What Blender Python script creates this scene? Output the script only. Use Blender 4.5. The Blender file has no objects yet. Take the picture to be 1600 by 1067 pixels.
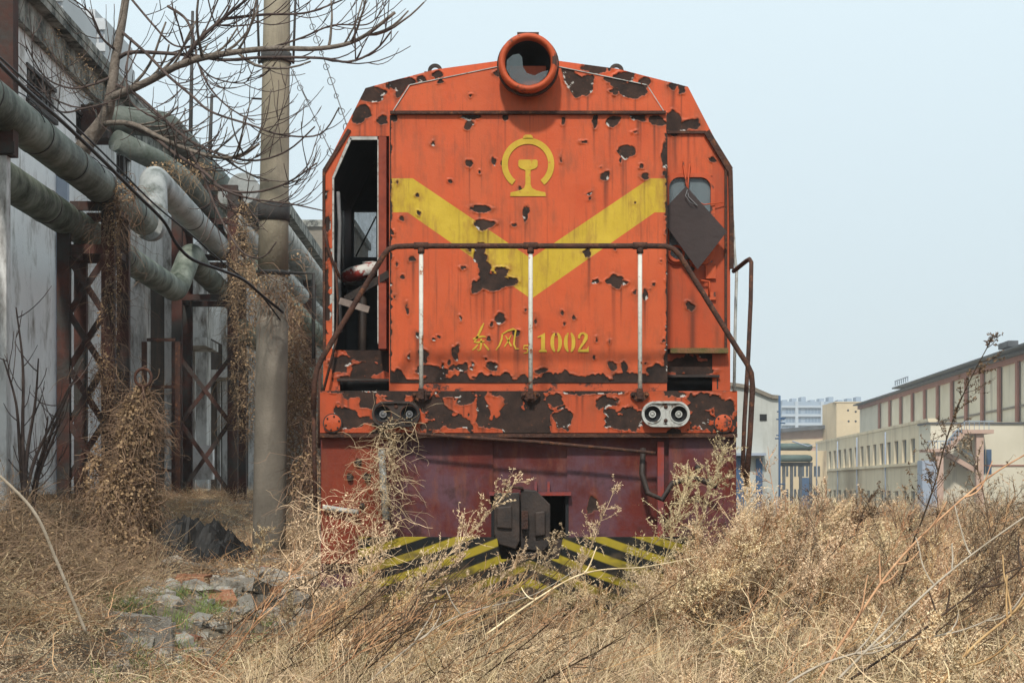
import bpy, math, random
import numpy as np
from mathutils import Vector, Matrix
rng = np.random.default_rng(7)
random.seed(7)
SC = bpy.context.scene
C = SC.collection
F = 2652.0          # focal length in photo pixels
EYE = 1.125

# ---------------- camera, world, sun, exposure ----------------
cd = bpy.data.cameras.new('camera'); cam = bpy.data.objects.new('camera', cd); C.objects.link(cam)
cam.location = (0, 0, EYE); cam.rotation_euler = (math.radians(90), 0, 0)
cd.sensor_width = 36; cd.lens = F / 1600 * 36
cd.shift_x = -26 / 1600; cd.shift_y = (760 - 533.5) / 1600
cd.clip_end = 5000; cd.clip_start = 0.1
SC.camera = cam
SUN_EL, SUN_AZ = 46.0, -8.0      # azimuth of travel measured from +Y
w = bpy.data.worlds.new('World'); SC.world = w; w.use_nodes = True
nt = w.node_tree; nt.nodes.clear()
sky = nt.nodes.new('ShaderNodeTexSky'); sky.sky_type = 'NISHITA'; sky.sun_disc = False
sky.sun_elevation = math.radians(SUN_EL); sky.sun_rotation = math.radians(180 - 8)
sky.air_density = 1.0; sky.dust_density = 3.0; sky.ozone_density = 2.0; sky.altitude = 20
hs = nt.nodes.new('ShaderNodeMixRGB'); hs.inputs['Fac'].default_value = 0.86
tc = nt.nodes.new('ShaderNodeTexCoord'); sp = nt.nodes.new('ShaderNodeSeparateXYZ')
nt.links.new(tc.outputs['Generated'], sp.inputs[0])
rp = nt.nodes.new('ShaderNodeValToRGB')      # overcast veil: paler overhead, greyer to the horizon
rp.color_ramp.elements[0].position = 0.0; rp.color_ramp.elements[0].color = (5.7, 6.7, 7.15, 1)
rp.color_ramp.elements[1].position = 0.36; rp.color_ramp.elements[1].color = (7.9, 9.25, 9.75, 1)
nt.links.new(sp.outputs['Z'], rp.inputs['Fac'])
bg = nt.nodes.new('ShaderNodeBackground'); bg.inputs['Strength'].default_value = 0.095
wo = nt.nodes.new('ShaderNodeOutputWorld')
nt.links.new(sky.outputs[0], hs.inputs['Color1']); nt.links.new(rp.outputs[0], hs.inputs['Color2'])
nt.links.new(hs.outputs[0], bg.inputs['Color']); nt.links.new(bg.outputs[0], wo.inputs['Surface'])
sd = bpy.data.lights.new('sun', 'SUN'); sun = bpy.data.objects.new('sun', sd); C.objects.link(sun)
sd.energy = 2.9; sd.angle = math.radians(4); sd.color = (1.0, 0.95, 0.87)
el, az = math.radians(SUN_EL), math.radians(8)
dirv = Vector((math.sin(az) * math.cos(el), math.cos(az) * math.cos(el), -math.sin(el)))
sun.rotation_euler = dirv.to_track_quat('-Z', 'Y').to_euler(); sun.location = (-20, -40, 40)
SC.view_settings.view_transform = 'Standard'; SC.view_settings.look = 'None'
SC.view_settings.exposure = 0.30; SC.view_settings.gamma = 1; SC.view_settings.use_curve_mapping = False
SC.render.engine = 'CYCLES'
SC.cycles.max_bounces = 6; SC.cycles.diffuse_bounces = 2; SC.cycles.transparent_max_bounces = 12; SC.cycles.use_denoising = True
SC.cycles.volume_bounces = 1

# ---------------- numpy noise ----------------
def _h(ix, iy, seed):
    n = (ix * 374761393 + iy * 668265263 + seed * 1442695041) & 0xFFFFFFFF
    n = ((n ^ (n >> 13)) * 1274126177) & 0xFFFFFFFF
    return ((n ^ (n >> 16)) & 0xFFFF) / 65535.0
def vnoise(x, y, seed=0):
    x = np.asarray(x, float); y = np.asarray(y, float)
    ix = np.floor(x).astype(np.int64); iy = np.floor(y).astype(np.int64)
    fx = x - ix; fy = y - iy; fx = fx * fx * (3 - 2 * fx); fy = fy * fy * (3 - 2 * fy)
    a = _h(ix, iy, seed); b = _h(ix + 1, iy, seed); c = _h(ix, iy + 1, seed); d = _h(ix + 1, iy + 1, seed)
    return (a * (1 - fx) + b * fx) * (1 - fy) + (c * (1 - fx) + d * fx) * fy
def fbm(x, y, o=4, seed=0):
    s = 0; a = .5; t = 0
    for k in range(o):
        s = s + a * vnoise(x * 2 ** k, y * 2 ** k, seed + k * 17); t += a; a *= .5
    return s / t
def sstep(t): t = np.clip(t, 0, 1); return t * t * (3 - 2 * t)

# ---------------- materials ----------------
def _n(nt, t, **k):
    n = nt.nodes.new(t)
    for a, b in k.items(): setattr(n, a, b)
    return n
def mat(name, c1, c2=None, scale=4.0, rough=.8, bump=.15, bscale=None, c3=None, c3scale=1.5, c3lo=.5, c3hi=.65, metal=0.0, streak=False, rnd=0.0, spec=.3, coords='Object', detail=6, stretch=None):
    m = bpy.data.materials.new(name); m.use_nodes = True; nt = m.node_tree; nt.nodes.clear(); L = nt.links.new
    out = _n(nt, 'ShaderNodeOutputMaterial'); b = _n(nt, 'ShaderNodeBsdfPrincipled'); L(b.outputs[0], out.inputs[0])
    b.inputs['Roughness'].default_value = rough; b.inputs['Metallic'].default_value = metal
    b.inputs['Specular IOR Level'].default_value = spec
    tc = _n(nt, 'ShaderNodeTexCoord'); mp = _n(nt, 'ShaderNodeMapping'); L(tc.outputs[coords], mp.inputs[0])
    if stretch: mp.inputs['Scale'].default_value = stretch
    n1 = _n(nt, 'ShaderNodeTexNoise'); n1.inputs['Scale'].default_value = scale; n1.inputs['Detail'].default_value = detail
    n1.inputs['Roughness'].default_value = .65
    L(mp.outputs[0], n1.inputs['Vector'])
    r = _n(nt, 'ShaderNodeValToRGB'); L(n1.outputs['Fac'], r.inputs[0])
    r.color_ramp.elements[0].position = .32; r.color_ramp.elements[1].position = .68
    r.color_ramp.elements[0].color = (*c1, 1); r.color_ramp.elements[1].color = (*(c2 or [min(1, c * 1.25) for c in c1]), 1)
    col = r.outputs[0]
    if c3:
        mp3 = _n(nt, 'ShaderNodeMapping'); L(tc.outputs[coords], mp3.inputs[0])
        if streak: mp3.inputs['Scale'].default_value = (1, 1, .12 if streak is True else streak)
        n3 = _n(nt, 'ShaderNodeTexNoise'); n3.inputs['Scale'].default_value = c3scale; n3.inputs['Detail'].default_value = 8
        n3.inputs['Roughness'].default_value = .7
        L(mp3.outputs[0], n3.inputs['Vector'])
        r3 = _n(nt, 'ShaderNodeValToRGB'); L(n3.outputs['Fac'], r3.inputs[0])
        r3.color_ramp.elements[0].position = c3lo; r3.color_ramp.elements[1].position = c3hi
        mx = _n(nt, 'ShaderNodeMixRGB'); L(r3.outputs[0], mx.inputs['Fac']); L(col, mx.inputs['Color1']); mx.inputs['Color2'].default_value = (*c3, 1)
        col = mx.outputs[0]
    if rnd:
        oi = _n(nt, 'ShaderNodeObjectInfo'); mr = _n(nt, 'ShaderNodeMapRange'); L(oi.outputs['Random'], mr.inputs[0])
        mr.inputs['To Min'].default_value = 1 - rnd; mr.inputs['To Max'].default_value = 1 + rnd
        hv = _n(nt, 'ShaderNodeHueSaturation'); L(mr.outputs[0], hv.inputs['Value']); L(col, hv.inputs['Color']); col = hv.outputs[0]
        mr2 = _n(nt, 'ShaderNodeMapRange'); mm = _n(nt, 'ShaderNodeMath', operation='FRACT'); m7 = _n(nt, 'ShaderNodeMath', operation='MULTIPLY'); m7.inputs[1].default_value = 7.3
        L(oi.outputs['Random'], m7.inputs[0]); L(m7.outputs[0], mm.inputs[0]); L(mm.outputs[0], mr2.inputs[0])
        mr2.inputs['To Min'].default_value = .488; mr2.inputs['To Max'].default_value = .512; L(mr2.outputs[0], hv.inputs['Hue'])
    L(col, b.inputs['Base Color'])
    if bump:
        n2 = _n(nt, 'ShaderNodeTexNoise'); n2.inputs['Scale'].default_value = bscale or scale * 6; n2.inputs['Detail'].default_value = 5
        L(mp.outputs[0], n2.inputs['Vector'])
        bp = _n(nt, 'ShaderNodeBump'); bp.inputs['Strength'].default_value = bump; bp.inputs['Distance'].default_value = .02
        L(n2.outputs['Fac'], bp.inputs['Height']); L(bp.outputs[0], b.inputs['Normal'])
    return m

def peel_mat(name, ca, cb, metal_a=(.018, .012, .010), metal_b=(.055, .030, .022), purple=0.):
    """weathered paint: attributes peel (<0 bare metal), chev (<0 yellow), wht (torn pale edge), streak (rust run)"""
    m = bpy.data.materials.new(name); m.use_nodes = True; nt = m.node_tree; nt.nodes.clear(); L = nt.links.new
    out = _n(nt, 'ShaderNodeOutputMaterial'); b = _n(nt, 'ShaderNodeBsdfPrincipled'); L(b.outputs[0], out.inputs[0])
    b.inputs['Specular IOR Level'].default_value = .25
    tc = _n(nt, 'ShaderNodeTexCoord')
    def noise(s, d=6, st=None):
        n = _n(nt, 'ShaderNodeTexNoise'); n.inputs['Scale'].default_value = s; n.inputs['Detail'].default_value = d; n.inputs['Roughness'].default_value = .68
        mp = _n(nt, 'ShaderNodeMapping'); L(tc.outputs['Object'], mp.inputs[0])
        if st: mp.inputs['Scale'].default_value = st
        L(mp.outputs[0], n.inputs['Vector']); return n.outputs['Fac']
    def ramp(s, p0, p1, c0=(0, 0, 0, 1), c1=(1, 1, 1, 1)):
        r = _n(nt, 'ShaderNodeValToRGB'); L(s, r.inputs[0]); e = r.color_ramp.elements
        e[0].position = p0; e[1].position = p1; e[0].color = c0; e[1].color = c1; return r.outputs[0]
    def mix(f, a, c, blend='MIX'):
        x = _n(nt, 'ShaderNodeMixRGB', blend_type=blend)
        if isinstance(f, float): x.inputs['Fac'].default_value = f
        else: L(f, x.inputs['Fac'])
        for s, v in (('Color1', a), ('Color2', c)):
            if isinstance(v, tuple): x.inputs[s].default_value = (*v[:3], 1)
            else: L(v, x.inputs[s])
        return x.outputs[0]
    def attr(a):
        n = _n(nt, 'ShaderNodeAttribute', attribute_name=a); return n.outputs['Fac']
    def mr(s, a, c, lo=0., hi=1.):
        n = _n(nt, 'ShaderNodeMapRange'); L(s, n.inputs[0]); n.inputs['From Min'].default_value = a; n.inputs['From Max'].default_value = c
        n.inputs['To Min'].default_value = lo; n.inputs['To Max'].default_value = hi; return n.outputs[0]
    paint = ramp(noise(2.2), .3, .7, (*ca, 1), (*cb, 1))
    fade = mr(noise(5, 8, (1, 1, .10)), .38, .68, 0., .42)
    paint = mix(fade, paint, (ca[0] * .95, ca[1] * 1.45, ca[2] * 1.9))
    if purple: paint = mix(mr(noise(1.5, 7), .43, .56, 0., purple), paint, (.105, .058, .078))
    if purple: paint = mix(mr(noise(3.1, 8), .55, .66, 0., .8), paint, (.045, .018, .016))
    yel = ramp(noise(5), .3, .7, (.44, .29, .018, 1), (.55, .375, .034, 1))
    paint = mix(mr(attr('chev'), -.35, .35, 1., 0.), paint, yel)
    grime = mr(noise(11, 9, (1, 1, .28)), .50, .72, 0., .55)
    paint = mix(grime, paint, (.20, .065, .03))
    spk = mr(noise(60, 3), .68, .74, 0., .75); paint = mix(spk, paint, (.07, .03, .02))
    st = attr('streak'); paint = mix(st, paint, (.085, .024, .012))
    rust = ramp(noise(9, 8), .35, .7, (*metal_a, 1), (*metal_b, 1))
    rust = mix(mr(noise(22, 6), .6, .72, 0., .7), rust, (.15, .055, .025))
    n_ = _n(nt, 'ShaderNodeMath', operation='ADD'); L(attr('peel'), n_.inputs[0]); L(mr(noise(45, 3), 0., 1., -1.3, 1.3), n_.inputs[1])
    pf = mr(n_.outputs[0], -.3, .15, 1., 0.)
    # darker worn rim just outside the tear
    rim = mr(n_.outputs[0], .1, 1.6, .6, 0.)
    halo = _n(nt, 'ShaderNodeMath', operation='MULTIPLY'); L(mr(n_.outputs[0], .5, 9., .75, 0.), halo.inputs[0]); L(mr(noise(9, 6, (1, 1, .4)), .42, .66), halo.inputs[1])
    paint = mix(halo.outputs[0], paint, (.19, .045, .016))
    paint = mix(rim, paint, (.16, .05, .025))
    col = mix(pf, paint, rust)
    col = mix(attr('wht'), col, (.52, .49, .45))
    L(col, b.inputs['Base Color'])
    L(mr(pf, 0., 1., .48, .85), b.inputs['Roughness'])
    bp = _n(nt, 'ShaderNodeBump'); bp.inputs['Strength'].default_value = .35; bp.inputs['Distance'].default_value = .01
    hh = _n(nt, 'ShaderNodeMath', operation='ADD'); L(mr(noise(14, 8), 0., 1., 0., .8), hh.inputs[0]); L(mr(noise(90, 4), 0., 1., 0., .25), hh.inputs[1])
    h2 = _n(nt, 'ShaderNodeMath', operation='SUBTRACT'); L(hh.outputs[0], h2.inputs[0]); L(mr(pf, 0., 1., 0., .8), h2.inputs[1])
    L(h2.outputs[0], bp.inputs['Height']); L(bp.outputs[0], b.inputs['Normal'])
    return m

M = {}
M['orange'] = peel_mat('peeling orange paint', (.475, .070, .019), (.550, .094, .027))
M['orange_deep'] = peel_mat('dirty deep orange paint', (.37, .053, .016), (.46, .075, .022))
M['red'] = peel_mat('faded dark red apron paint', (.075, .012, .009), (.135, .019, .012), purple=.7)
M['redside'] = peel_mat('dirty orange red paint', (.15, .022, .010), (.26, .040, .015))
M['orange_plain'] = mat('weathered orange paint', (.39, .062, .018), (.49, .085, .026), 5, .6, .2, c3=(.06, .028, .02), c3scale=7, c3lo=.56, c3hi=.62)
M['redpl'] = mat('faded dark red paint', (.17, .024, .016), (.29, .042, .022), 3, .6, .2, c3=(.10, .055, .075), c3scale=1.8, c3lo=.45, c3hi=.58)
M['yellow'] = mat('old yellow lettering paint', (.43, .27, .018), (.55, .36, .036), 8, .6, .1, c3=(.50, .13, .035), c3scale=25, c3lo=.62, c3hi=.66)
M['rust'] = mat('brown rusted steel', (.032, .018, .015), (.085, .036, .022), 9, .85, .5, c3=(.20, .075, .03), c3scale=14, c3lo=.55, c3hi=.7)
M['darkrust'] = mat('dark oily rusted steel', (.018, .015, .014), (.050, .034, .027), 8, .6, .18)
M['trestle'] = mat('rust red painted steel', (.030, .017, .014), (.095, .033, .023), 2.5, .85, .4, c3=(.045, .042, .038), c3scale=2.2, c3lo=.45, c3hi=.6)
M['whitepost'] = mat('chalky white paint over rust', (.50, .48, .42), (.66, .63, .56), 6, .6, .3, c3=(.26, .085, .028), c3scale=9, c3lo=.56, c3hi=.61, streak=False)
M['whitemetal'] = mat('grey white metal', (.30, .30, .275), (.50, .50, .47), 12, .6, .2, c3=(.10, .055, .03), c3scale=14, c3lo=.54, c3hi=.66)
M['black'] = mat('matt black interior', (.010, .011, .012), (.022, .023, .025), 3, .8, .1)
M['interior'] = mat('dark cab interior paint', (.045, .055, .062), (.085, .10, .11), 3, .5, .2, c3=(.10, .04, .02), c3scale=6, c3lo=.6, c3hi=.7)
M['plate'] = mat('dark brown bare steel sheet', (.030, .020, .019), (.044, .029, .027), 3, .55, .15)
M['redvinyl'] = mat('cracked red vinyl with white wear', (.24, .02, .015), (.35, .05, .04), 9, .5, .2, c3=(.6, .58, .54), c3scale=5, c3lo=.46, c3hi=.5)
M['concrete'] = mat('tan weathered concrete', (.255, .220, .155), (.345, .30, .225), 2.0, .9, .3, 40, c3=(.16, .135, .105), c3scale=3, c3lo=.5, c3hi=.72, streak=True)
M['concrete_low'] = mat('grey stained concrete', (.15, .13, .105), (.235, .205, .165), 2.2, .9, .3, 40, c3=(.34, .33, .32), c3scale=2.2, c3lo=.62, c3hi=.8)
M['plaster'] = mat('pale grey plaster', (.71, .71, .71), (.80, .80, .79), 1.2, .95, .25, 30, c3=(.20, .175, .145), c3scale=2.6, c3lo=.50, c3hi=.70, streak=.45)
M['pilaster'] = mat('streaked concrete pilaster', (.56, .56, .55), (.72, .71, .69), 2, .95, .3, 30, c3=(.09, .07, .052), c3scale=4, c3lo=.46, c3hi=.66, streak=.3)
M['eave'] = mat('mossy dark eave concrete', (.14, .14, .12), (.42, .41, .37), 3.5, .95, .5, c3=(.045, .048, .042), c3scale=2.5, c3lo=.45, c3hi=.6)
M['pipe'] = mat('green grey pipe lagging', (.11, .14, .105), (.29, .315, .27), 2.6, .6, .25, c3=(.040, .052, .036), c3scale=2.4, c3lo=.40, c3hi=.62, stretch=(1, 2.2, 1))
M['pipe3'] = mat('dark mossy pipe lagging', (.060, .075, .058), (.17, .185, .165), 3, .7, .5, c3=(.25, .26, .25), c3scale=3, c3lo=.58, c3hi=.70)
M['pipe2'] = mat('silver grey pipe lagging', (.20, .215, .205), (.40, .41, .40), 3, .5, .3, c3=(.09, .10, .085), c3scale=2.5, c3lo=.5, c3hi=.66)
M['band'] = mat('dark band', (.035, .035, .035), (.07, .065, .06), 10, .8)
M['soil'] = mat('dry soil with litter', (.065, .050, .034), (.25, .205, .145), 7, .95, .8, 40, c3=(.05, .040, .028), c3scale=2.3, c3lo=.5, c3hi=.7, detail=12)
M['rock'] = mat('grey rubble', (.20, .18, .15), (.46, .43, .38), 8, .9, .5, c3=(.09, .07, .05), c3scale=4, c3lo=.5, c3hi=.7, rnd=.3)
M['brick'] = mat('old red brick', (.26, .10, .055), (.38, .17, .10), 9, .9, .4, c3=(.30, .26, .2), c3scale=6, c3lo=.55, c3hi=.7, rnd=.15)
M['tarp'] = mat('black tar sheet', (.010, .010, .010), (.028, .026, .024), 6, .65, .6, 14)
M['deadstick'] = mat('pale dead stick', (.30, .24, .17), (.50, .42, .33), 9, .9, .2)
M['wood'] = mat('grey weathered timber', (.15, .12, .085), (.26, .22, .17), 12, .9, .4)
M['whiteplastic'] = mat('white crumpled plastic', (.60, .60, .64), (.72, .72, .76), 12, .5, .6)
M['bark'] = mat('grey brown bark', (.11, .088, .070), (.24, .20, .165), 14, .95, .7, 60)
M['twig'] = mat('dark twig bark', (.045, .032, .028), (.12, .085, .072), 6, .9, .2)
M['cable'] = mat('black cable', (.015, .015, .017), (.03, .03, .032), 6, .5, .1)
M['wire'] = mat('grey steel wire', (.11, .11, .115), (.19, .19, .19), 8, .6, .1)
M['straw'] = mat('pale dry straw', (.42, .29, .15), (.78, .61, .40), 9, .9, 0, rnd=.35)
M['seed'] = mat('dry seed heads', (.42, .285, .145), (.86, .68, .45), 30, .95, 0, rnd=.30)
M['stem'] = mat('red brown dry stems', (.27, .13, .058), (.54, .335, .175), 7, .9, 0, rnd=.4)
M['darkstem'] = mat('dark weed stems', (.045, .028, .018), (.12, .075, .045), 7, .9, 0, rnd=.3)
M['vine'] = mat('brown dry vine', (.135, .085, .050), (.30, .205, .125), 5, .95, 0, rnd=.2)
M['vineleaf'] = mat('crisp curled vine leaves', (.27, .165, .085), (.48, .33, .19), 12, .95, 0)
M['litter'] = mat('dead leaf litter', (.055, .035, .020), (.66, .50, .33), 25, .95, 0)
M['darkleaf'] = mat('dark brown curled leaves', (.07, .042, .024), (.24, .15, .085), 20, .95, 0)
M['green'] = mat('fresh green grass', (.10, .15, .035), (.22, .27, .08), 9, .8, 0)
M['glasspane'] = None
def glass(name, tint, rough=.05, alpha=.35):
    m = bpy.data.materials.new(name); m.use_nodes = True; nt = m.node_tree; nt.nodes.clear(); L = nt.links.new
    out = _n(nt, 'ShaderNodeOutputMaterial'); mx = _n(nt, 'ShaderNodeMixShader'); t = _n(nt, 'ShaderNodeBsdfTransparent'); g = _n(nt, 'ShaderNodeBsdfPrincipled')
    g.inputs['Base Color'].default_value = (*tint, 1); g.inputs['Roughness'].default_value = rough
    n = _n(nt, 'ShaderNodeTexNoise'); n.inputs['Scale'].default_value = 6; n.inputs['Detail'].default_value = 6
    r = _n(nt, 'ShaderNodeMapRange'); r.inputs['To Min'].default_value = alpha * .6; r.inputs['To Max'].default_value = min(1, alpha * 1.5)
    L(n.outputs['Fac'], r.inputs[0]); L(r.outputs[0], mx.inputs[0]); L(t.outputs[0], mx.inputs[1]); L(g.outputs[0], mx.inputs[2]); L(mx.outputs[0], out.inputs[0])
    return m
M['glasspane'] = glass('dusty window glass', (.22, .27, .29), .15, .42)
M['lampglass'] = glass('dusty broken lamp glass', (.11, .14, .15), .08, .45)
M['darkglass'] = mat('dark window glass', (.045, .06, .075), (.09, .11, .13), .4, .45, 0, spec=.2)
# buildings
M['cream'] = mat('cream render', (.62, .52, .36), (.72, .62, .44), .35, .95, .1, 6, c3=(.34, .27, .18), c3scale=.35, c3lo=.52, c3hi=.75, streak=True)
M['tan'] = mat('tan render', (.50, .40, .26), (.60, .48, .31), .3, .95, .1, 6, c3=(.26, .21, .15), c3scale=.5, c3lo=.58, c3hi=.72, streak=True)
M['hallwall'] = mat('pale hall cladding', (.56, .52, .41), (.68, .63, .51), .25, .95, .1, 5, c3=(.24, .21, .17), c3scale=.4, c3lo=.58, c3hi=.75, streak=True)
M['pinkred'] = mat('red brown columns', (.25, .105, .075), (.33, .15, .11), .8, .9, .1)
M['pink'] = mat('pink painted stair', (.42, .28, .22), (.50, .35, .28), 1, .9, .1)
M['roofdark'] = mat('dark roof felt', (.05, .055, .06), (.11, .115, .125), .7, .9, .2)
M['whitewall'] = mat('off white render', (.36, .37, .345), (.47, .475, .44), .8, .95, .1, c3=(.24, .225, .19), c3scale=.7, c3lo=.52, c3hi=.75, streak=True)
M['blue'] = mat('blue paint', (.035, .075, .15), (.055, .105, .19), 2, .6, .1)
M['bluegrey'] = mat('blue grey cladding', (.22, .28, .35), (.27, .33, .40), .1, .8, 0)
M['aptwall'] = mat('apartment render', (.36, .41, .46), (.42, .46, .50), .1, .9, 0)
M['aptwin'] = mat('apartment glazing', (.10, .16, .24), (.15, .22, .31), .3, .5, 0, spec=.2)
M['tower'] = mat('tower block render', (.40, .41, .42), (.48, .49, .50), .1, .9, 0)
M['towerwin'] = mat('tower block glazing', (.13, .15, .18), (.18, .20, .23), .3, .4, 0)
M['greypanel'] = mat('grey metal panel', (.25, .29, .36), (.31, .35, .42), 1, .6, 0)
M['greenpipe'] = mat('green duct', (.065, .095, .085), (.10, .14, .125), 1, .7, .1)

# ---------------- mesh builder ----------------
ORI = {}
class MB:
    def __init__(s): s.v = []; s.f = []; s.m = []; s.sm = []
    def add(s, vs, fs, mi=0, smooth=False):
        o = len(s.v); s.v += [tuple(p) for p in vs]
        s.f += [tuple(i + o for i in f) for f in fs]; s.m += [mi] * len(fs); s.sm += [smooth] * len(fs); return s
    def box(s, x0, x1, y0, y1, z0, z1, mi=0):
        v = [(x, y, z) for z in (z0, z1) for y in (y0, y1) for x in (x0, x1)]
        return s.add(v, [(0, 2, 3, 1), (4, 5, 7, 6), (0, 1, 5, 4), (2, 6, 7, 3), (0, 4, 6, 2), (1, 3, 7, 5)], mi)
    def bar(s, p, q, w, h=None, mi=0, up=(0, 0, 1)):
        p = Vector(p); q = Vector(q); h = h or w; d = (q - p).normalized(); u = Vector(up)
        if abs(d.dot(u)) > .95: u = Vector((0, 1, 0))
        a = d.cross(u).normalized(); b = a.cross(d).normalized()
        v = [e + a * (sx * w / 2) + b * (sz * h / 2) for e in (p, q) for sx, sz in ((-1, -1), (1, -1), (1, 1), (-1, 1))]
        return s.add(v, [(3, 2, 1, 0), (4, 5, 6, 7), (0, 1, 5, 4), (1, 2, 6, 5), (2, 3, 7, 6), (3, 0, 4, 7)], mi)
    def tube(s, path, r, n=8, mi=0, caps=True, smooth=True):
        P = [Vector(p) for p in path]; k = len(P); R = r if hasattr(r, '__len__') else [r] * k
        vs = []; prev = None
        for i in range(k):
            d = (P[min(i + 1, k - 1)] - P[max(i - 1, 0)])
            d = d.normalized() if d.length > 1e-9 else Vector((0, 0, 1))
            if prev is None:
                a = d.cross(Vector((0, 0, 1)))
                if a.length < .1: a = d.cross(Vector((0, 1, 0)))
            else: a = prev - d * prev.dot(d)
            a.normalize(); prev = a; b = d.cross(a)
            for j in range(n):
                t = 2 * math.pi * j / n; vs.append(P[i] + (a * math.cos(t) + b * math.sin(t)) * R[i])
        fs = [(i * n + j, i * n + (j + 1) % n, (i + 1) * n + (j + 1) % n, (i + 1) * n + j) for i in range(k - 1) for j in range(n)]
        s.add(vs, fs, mi, smooth)
        if caps:
            o = len(s.v) - len(vs)
            s.f.append(tuple(o + j for j in range(n))[::-1]); s.f.append(tuple(o + (k - 1) * n + j for j in range(n)))
            s.m += [mi, mi]; s.sm += [False, False]
        return s
    def prism(s, poly, y0, y1, mi=0):
        """poly = (x, z) outline, extruded along Y"""
        n = len(poly); v = [(x, y0, z) for x, z in poly] + [(x, y1, z) for x, z in poly]
        return s.add(v, [tuple(range(n)), tuple(range(2 * n - 1, n - 1, -1))] + [(i, i + n, (i + 1) % n + n, (i + 1) % n) for i in range(n)], mi)
    def ring(s, c, ro, ri, y0, y1, n=40, mi=0, sx=1., ext=0., a0=0, a1=360):
        """annulus around the Y axis; ext widens it to an oval (stadium)"""
        full = abs(a1 - a0) >= 360; k = n if full else n + 1; vs = []
        for i in range(k):
            t = math.radians(a0 + (a1 - a0) * i / n); cx, cz = math.cos(t), math.sin(t); e = ext * (1 if cx > 1e-6 else -1 if cx < -1e-6 else 0)
            for r, y in ((ro, y0), (ro, y1), (ri, y1), (ri, y0)): vs.append((c[0] + r * cx + e, y, c[1] + r * cz))
        fs = []
        for i in range(n if full else n):
            j = (i + 1) % k
            for q in range(4): fs.append((i * 4 + q, i * 4 + (q + 1) % 4, j * 4 + (q + 1) % 4, j * 4 + q))
        if not full: fs += [(0, 3, 2, 1), ((k - 1) * 4, (k - 1) * 4 + 1, (k - 1) * 4 + 2, (k - 1) * 4 + 3)]
        return s.add(vs, fs, mi)
    def lathe_y(s, c, prof, n=32, mi=0, smooth=True):
        """profile of (radius, y) about the Y axis through c=(x, z)"""
        vs = [(c[0] + r * math.cos(2 * math.pi * j / n), y, c[1] + r * math.sin(2 * math.pi * j / n)) for r, y in prof for j in range(n)]
        fs = [(i * n + j, i * n + (j + 1) % n, (i + 1) * n + (j + 1) % n, (i + 1) * n + j) for i in range(len(prof) - 1) for j in range(n)]
        return s.add(vs, fs, mi, smooth)
    def build(s, name, mats, parent=None, recalc=True, origin=None):
        return mesh_obj(name, s.v, s.f, mats, parent, s.m, s.sm, recalc, origin)

def mesh_obj(name, v, f, mats, parent=None, mi=None, sm=None, recalc=True, origin=None):
    mats = mats if isinstance(mats, (list, tuple)) else [mats]
    v = np.array(v, float).reshape(-1, 3)
    if parent is not None: o0 = np.array(ORI[parent.name])
    elif origin is not None: o0 = np.array(origin, float)
    else: o0 = np.array([(v[:, 0].min() + v[:, 0].max()) / 2, (v[:, 1].min() + v[:, 1].max()) / 2, v[:, 2].min()])
    me = bpy.data.meshes.new(name); me.from_pydata((v - o0).tolist(), [], f)
    for m in mats: me.materials.append(M[m] if isinstance(m, str) else m)
    if mi is not None and len(mats) > 1: me.polygons.foreach_set('material_index', mi)
    if sm is not None: me.polygons.foreach_set('use_smooth', sm)
    if recalc:
        import bmesh
        bm = bmesh.new(); bm.from_mesh(me); bmesh.ops.recalc_face_normals(bm, faces=bm.faces); bm.to_mesh(me); bm.free()
    me.update()
    o = bpy.data.objects.new(name, me); C.objects.link(o)
    if parent is not None: o.parent = parent; ORI[o.name] = tuple(o0)
    else: o.location = o0; ORI[o.name] = tuple(o0)
    return o
def thing(name, label, cat, loc, group=None):
    o = bpy.data.objects.new(name, None); C.objects.link(o); o.location = loc; o.empty_display_size = .3
    ORI[o.name] = tuple(loc); o['label'] = label; o['category'] = cat
    if group: o['group'] = group
    return o
def tag(o, label, cat, group=None):
    o['label'] = label; o['category'] = cat
    if group: o['group'] = group
    return o
def kind(o, k, label=None):
    o['kind'] = k
    if label: o['label'] = label
    return o
def W(px, py, Y):  # photo pixel at distance Y -> world
    return ((px - 826) / F * Y, Y, EYE + (760 - py) / F * Y)

def ground(x, y):
    x = np.asarray(x, float); y = np.asarray(y, float)
    z = .32 * sstep((-x - 1.75) / .8) + .62 * sstep((-x - 3.3) / 1.9)
    z = z + .40 * np.exp(-(((x + 3.35) / .75) ** 2 + ((y - 9.4) / 1.6) ** 2))
    z = z - 1.1 * sstep((y - 25) / 90) * sstep((x + 1) / 4)
    near = np.exp(-np.maximum(0, y - 25) / 30)
    z = z + near * (.10 * (fbm(x * .7, y * .7, 3, 5) - .5) + .05 * (fbm(x * 3, y * 3, 3, 9) - .5)) * (1 - .0 * x)
    return z
def gz(x, y): return float(ground(np.array([x]), np.array([y]))[0])

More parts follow.
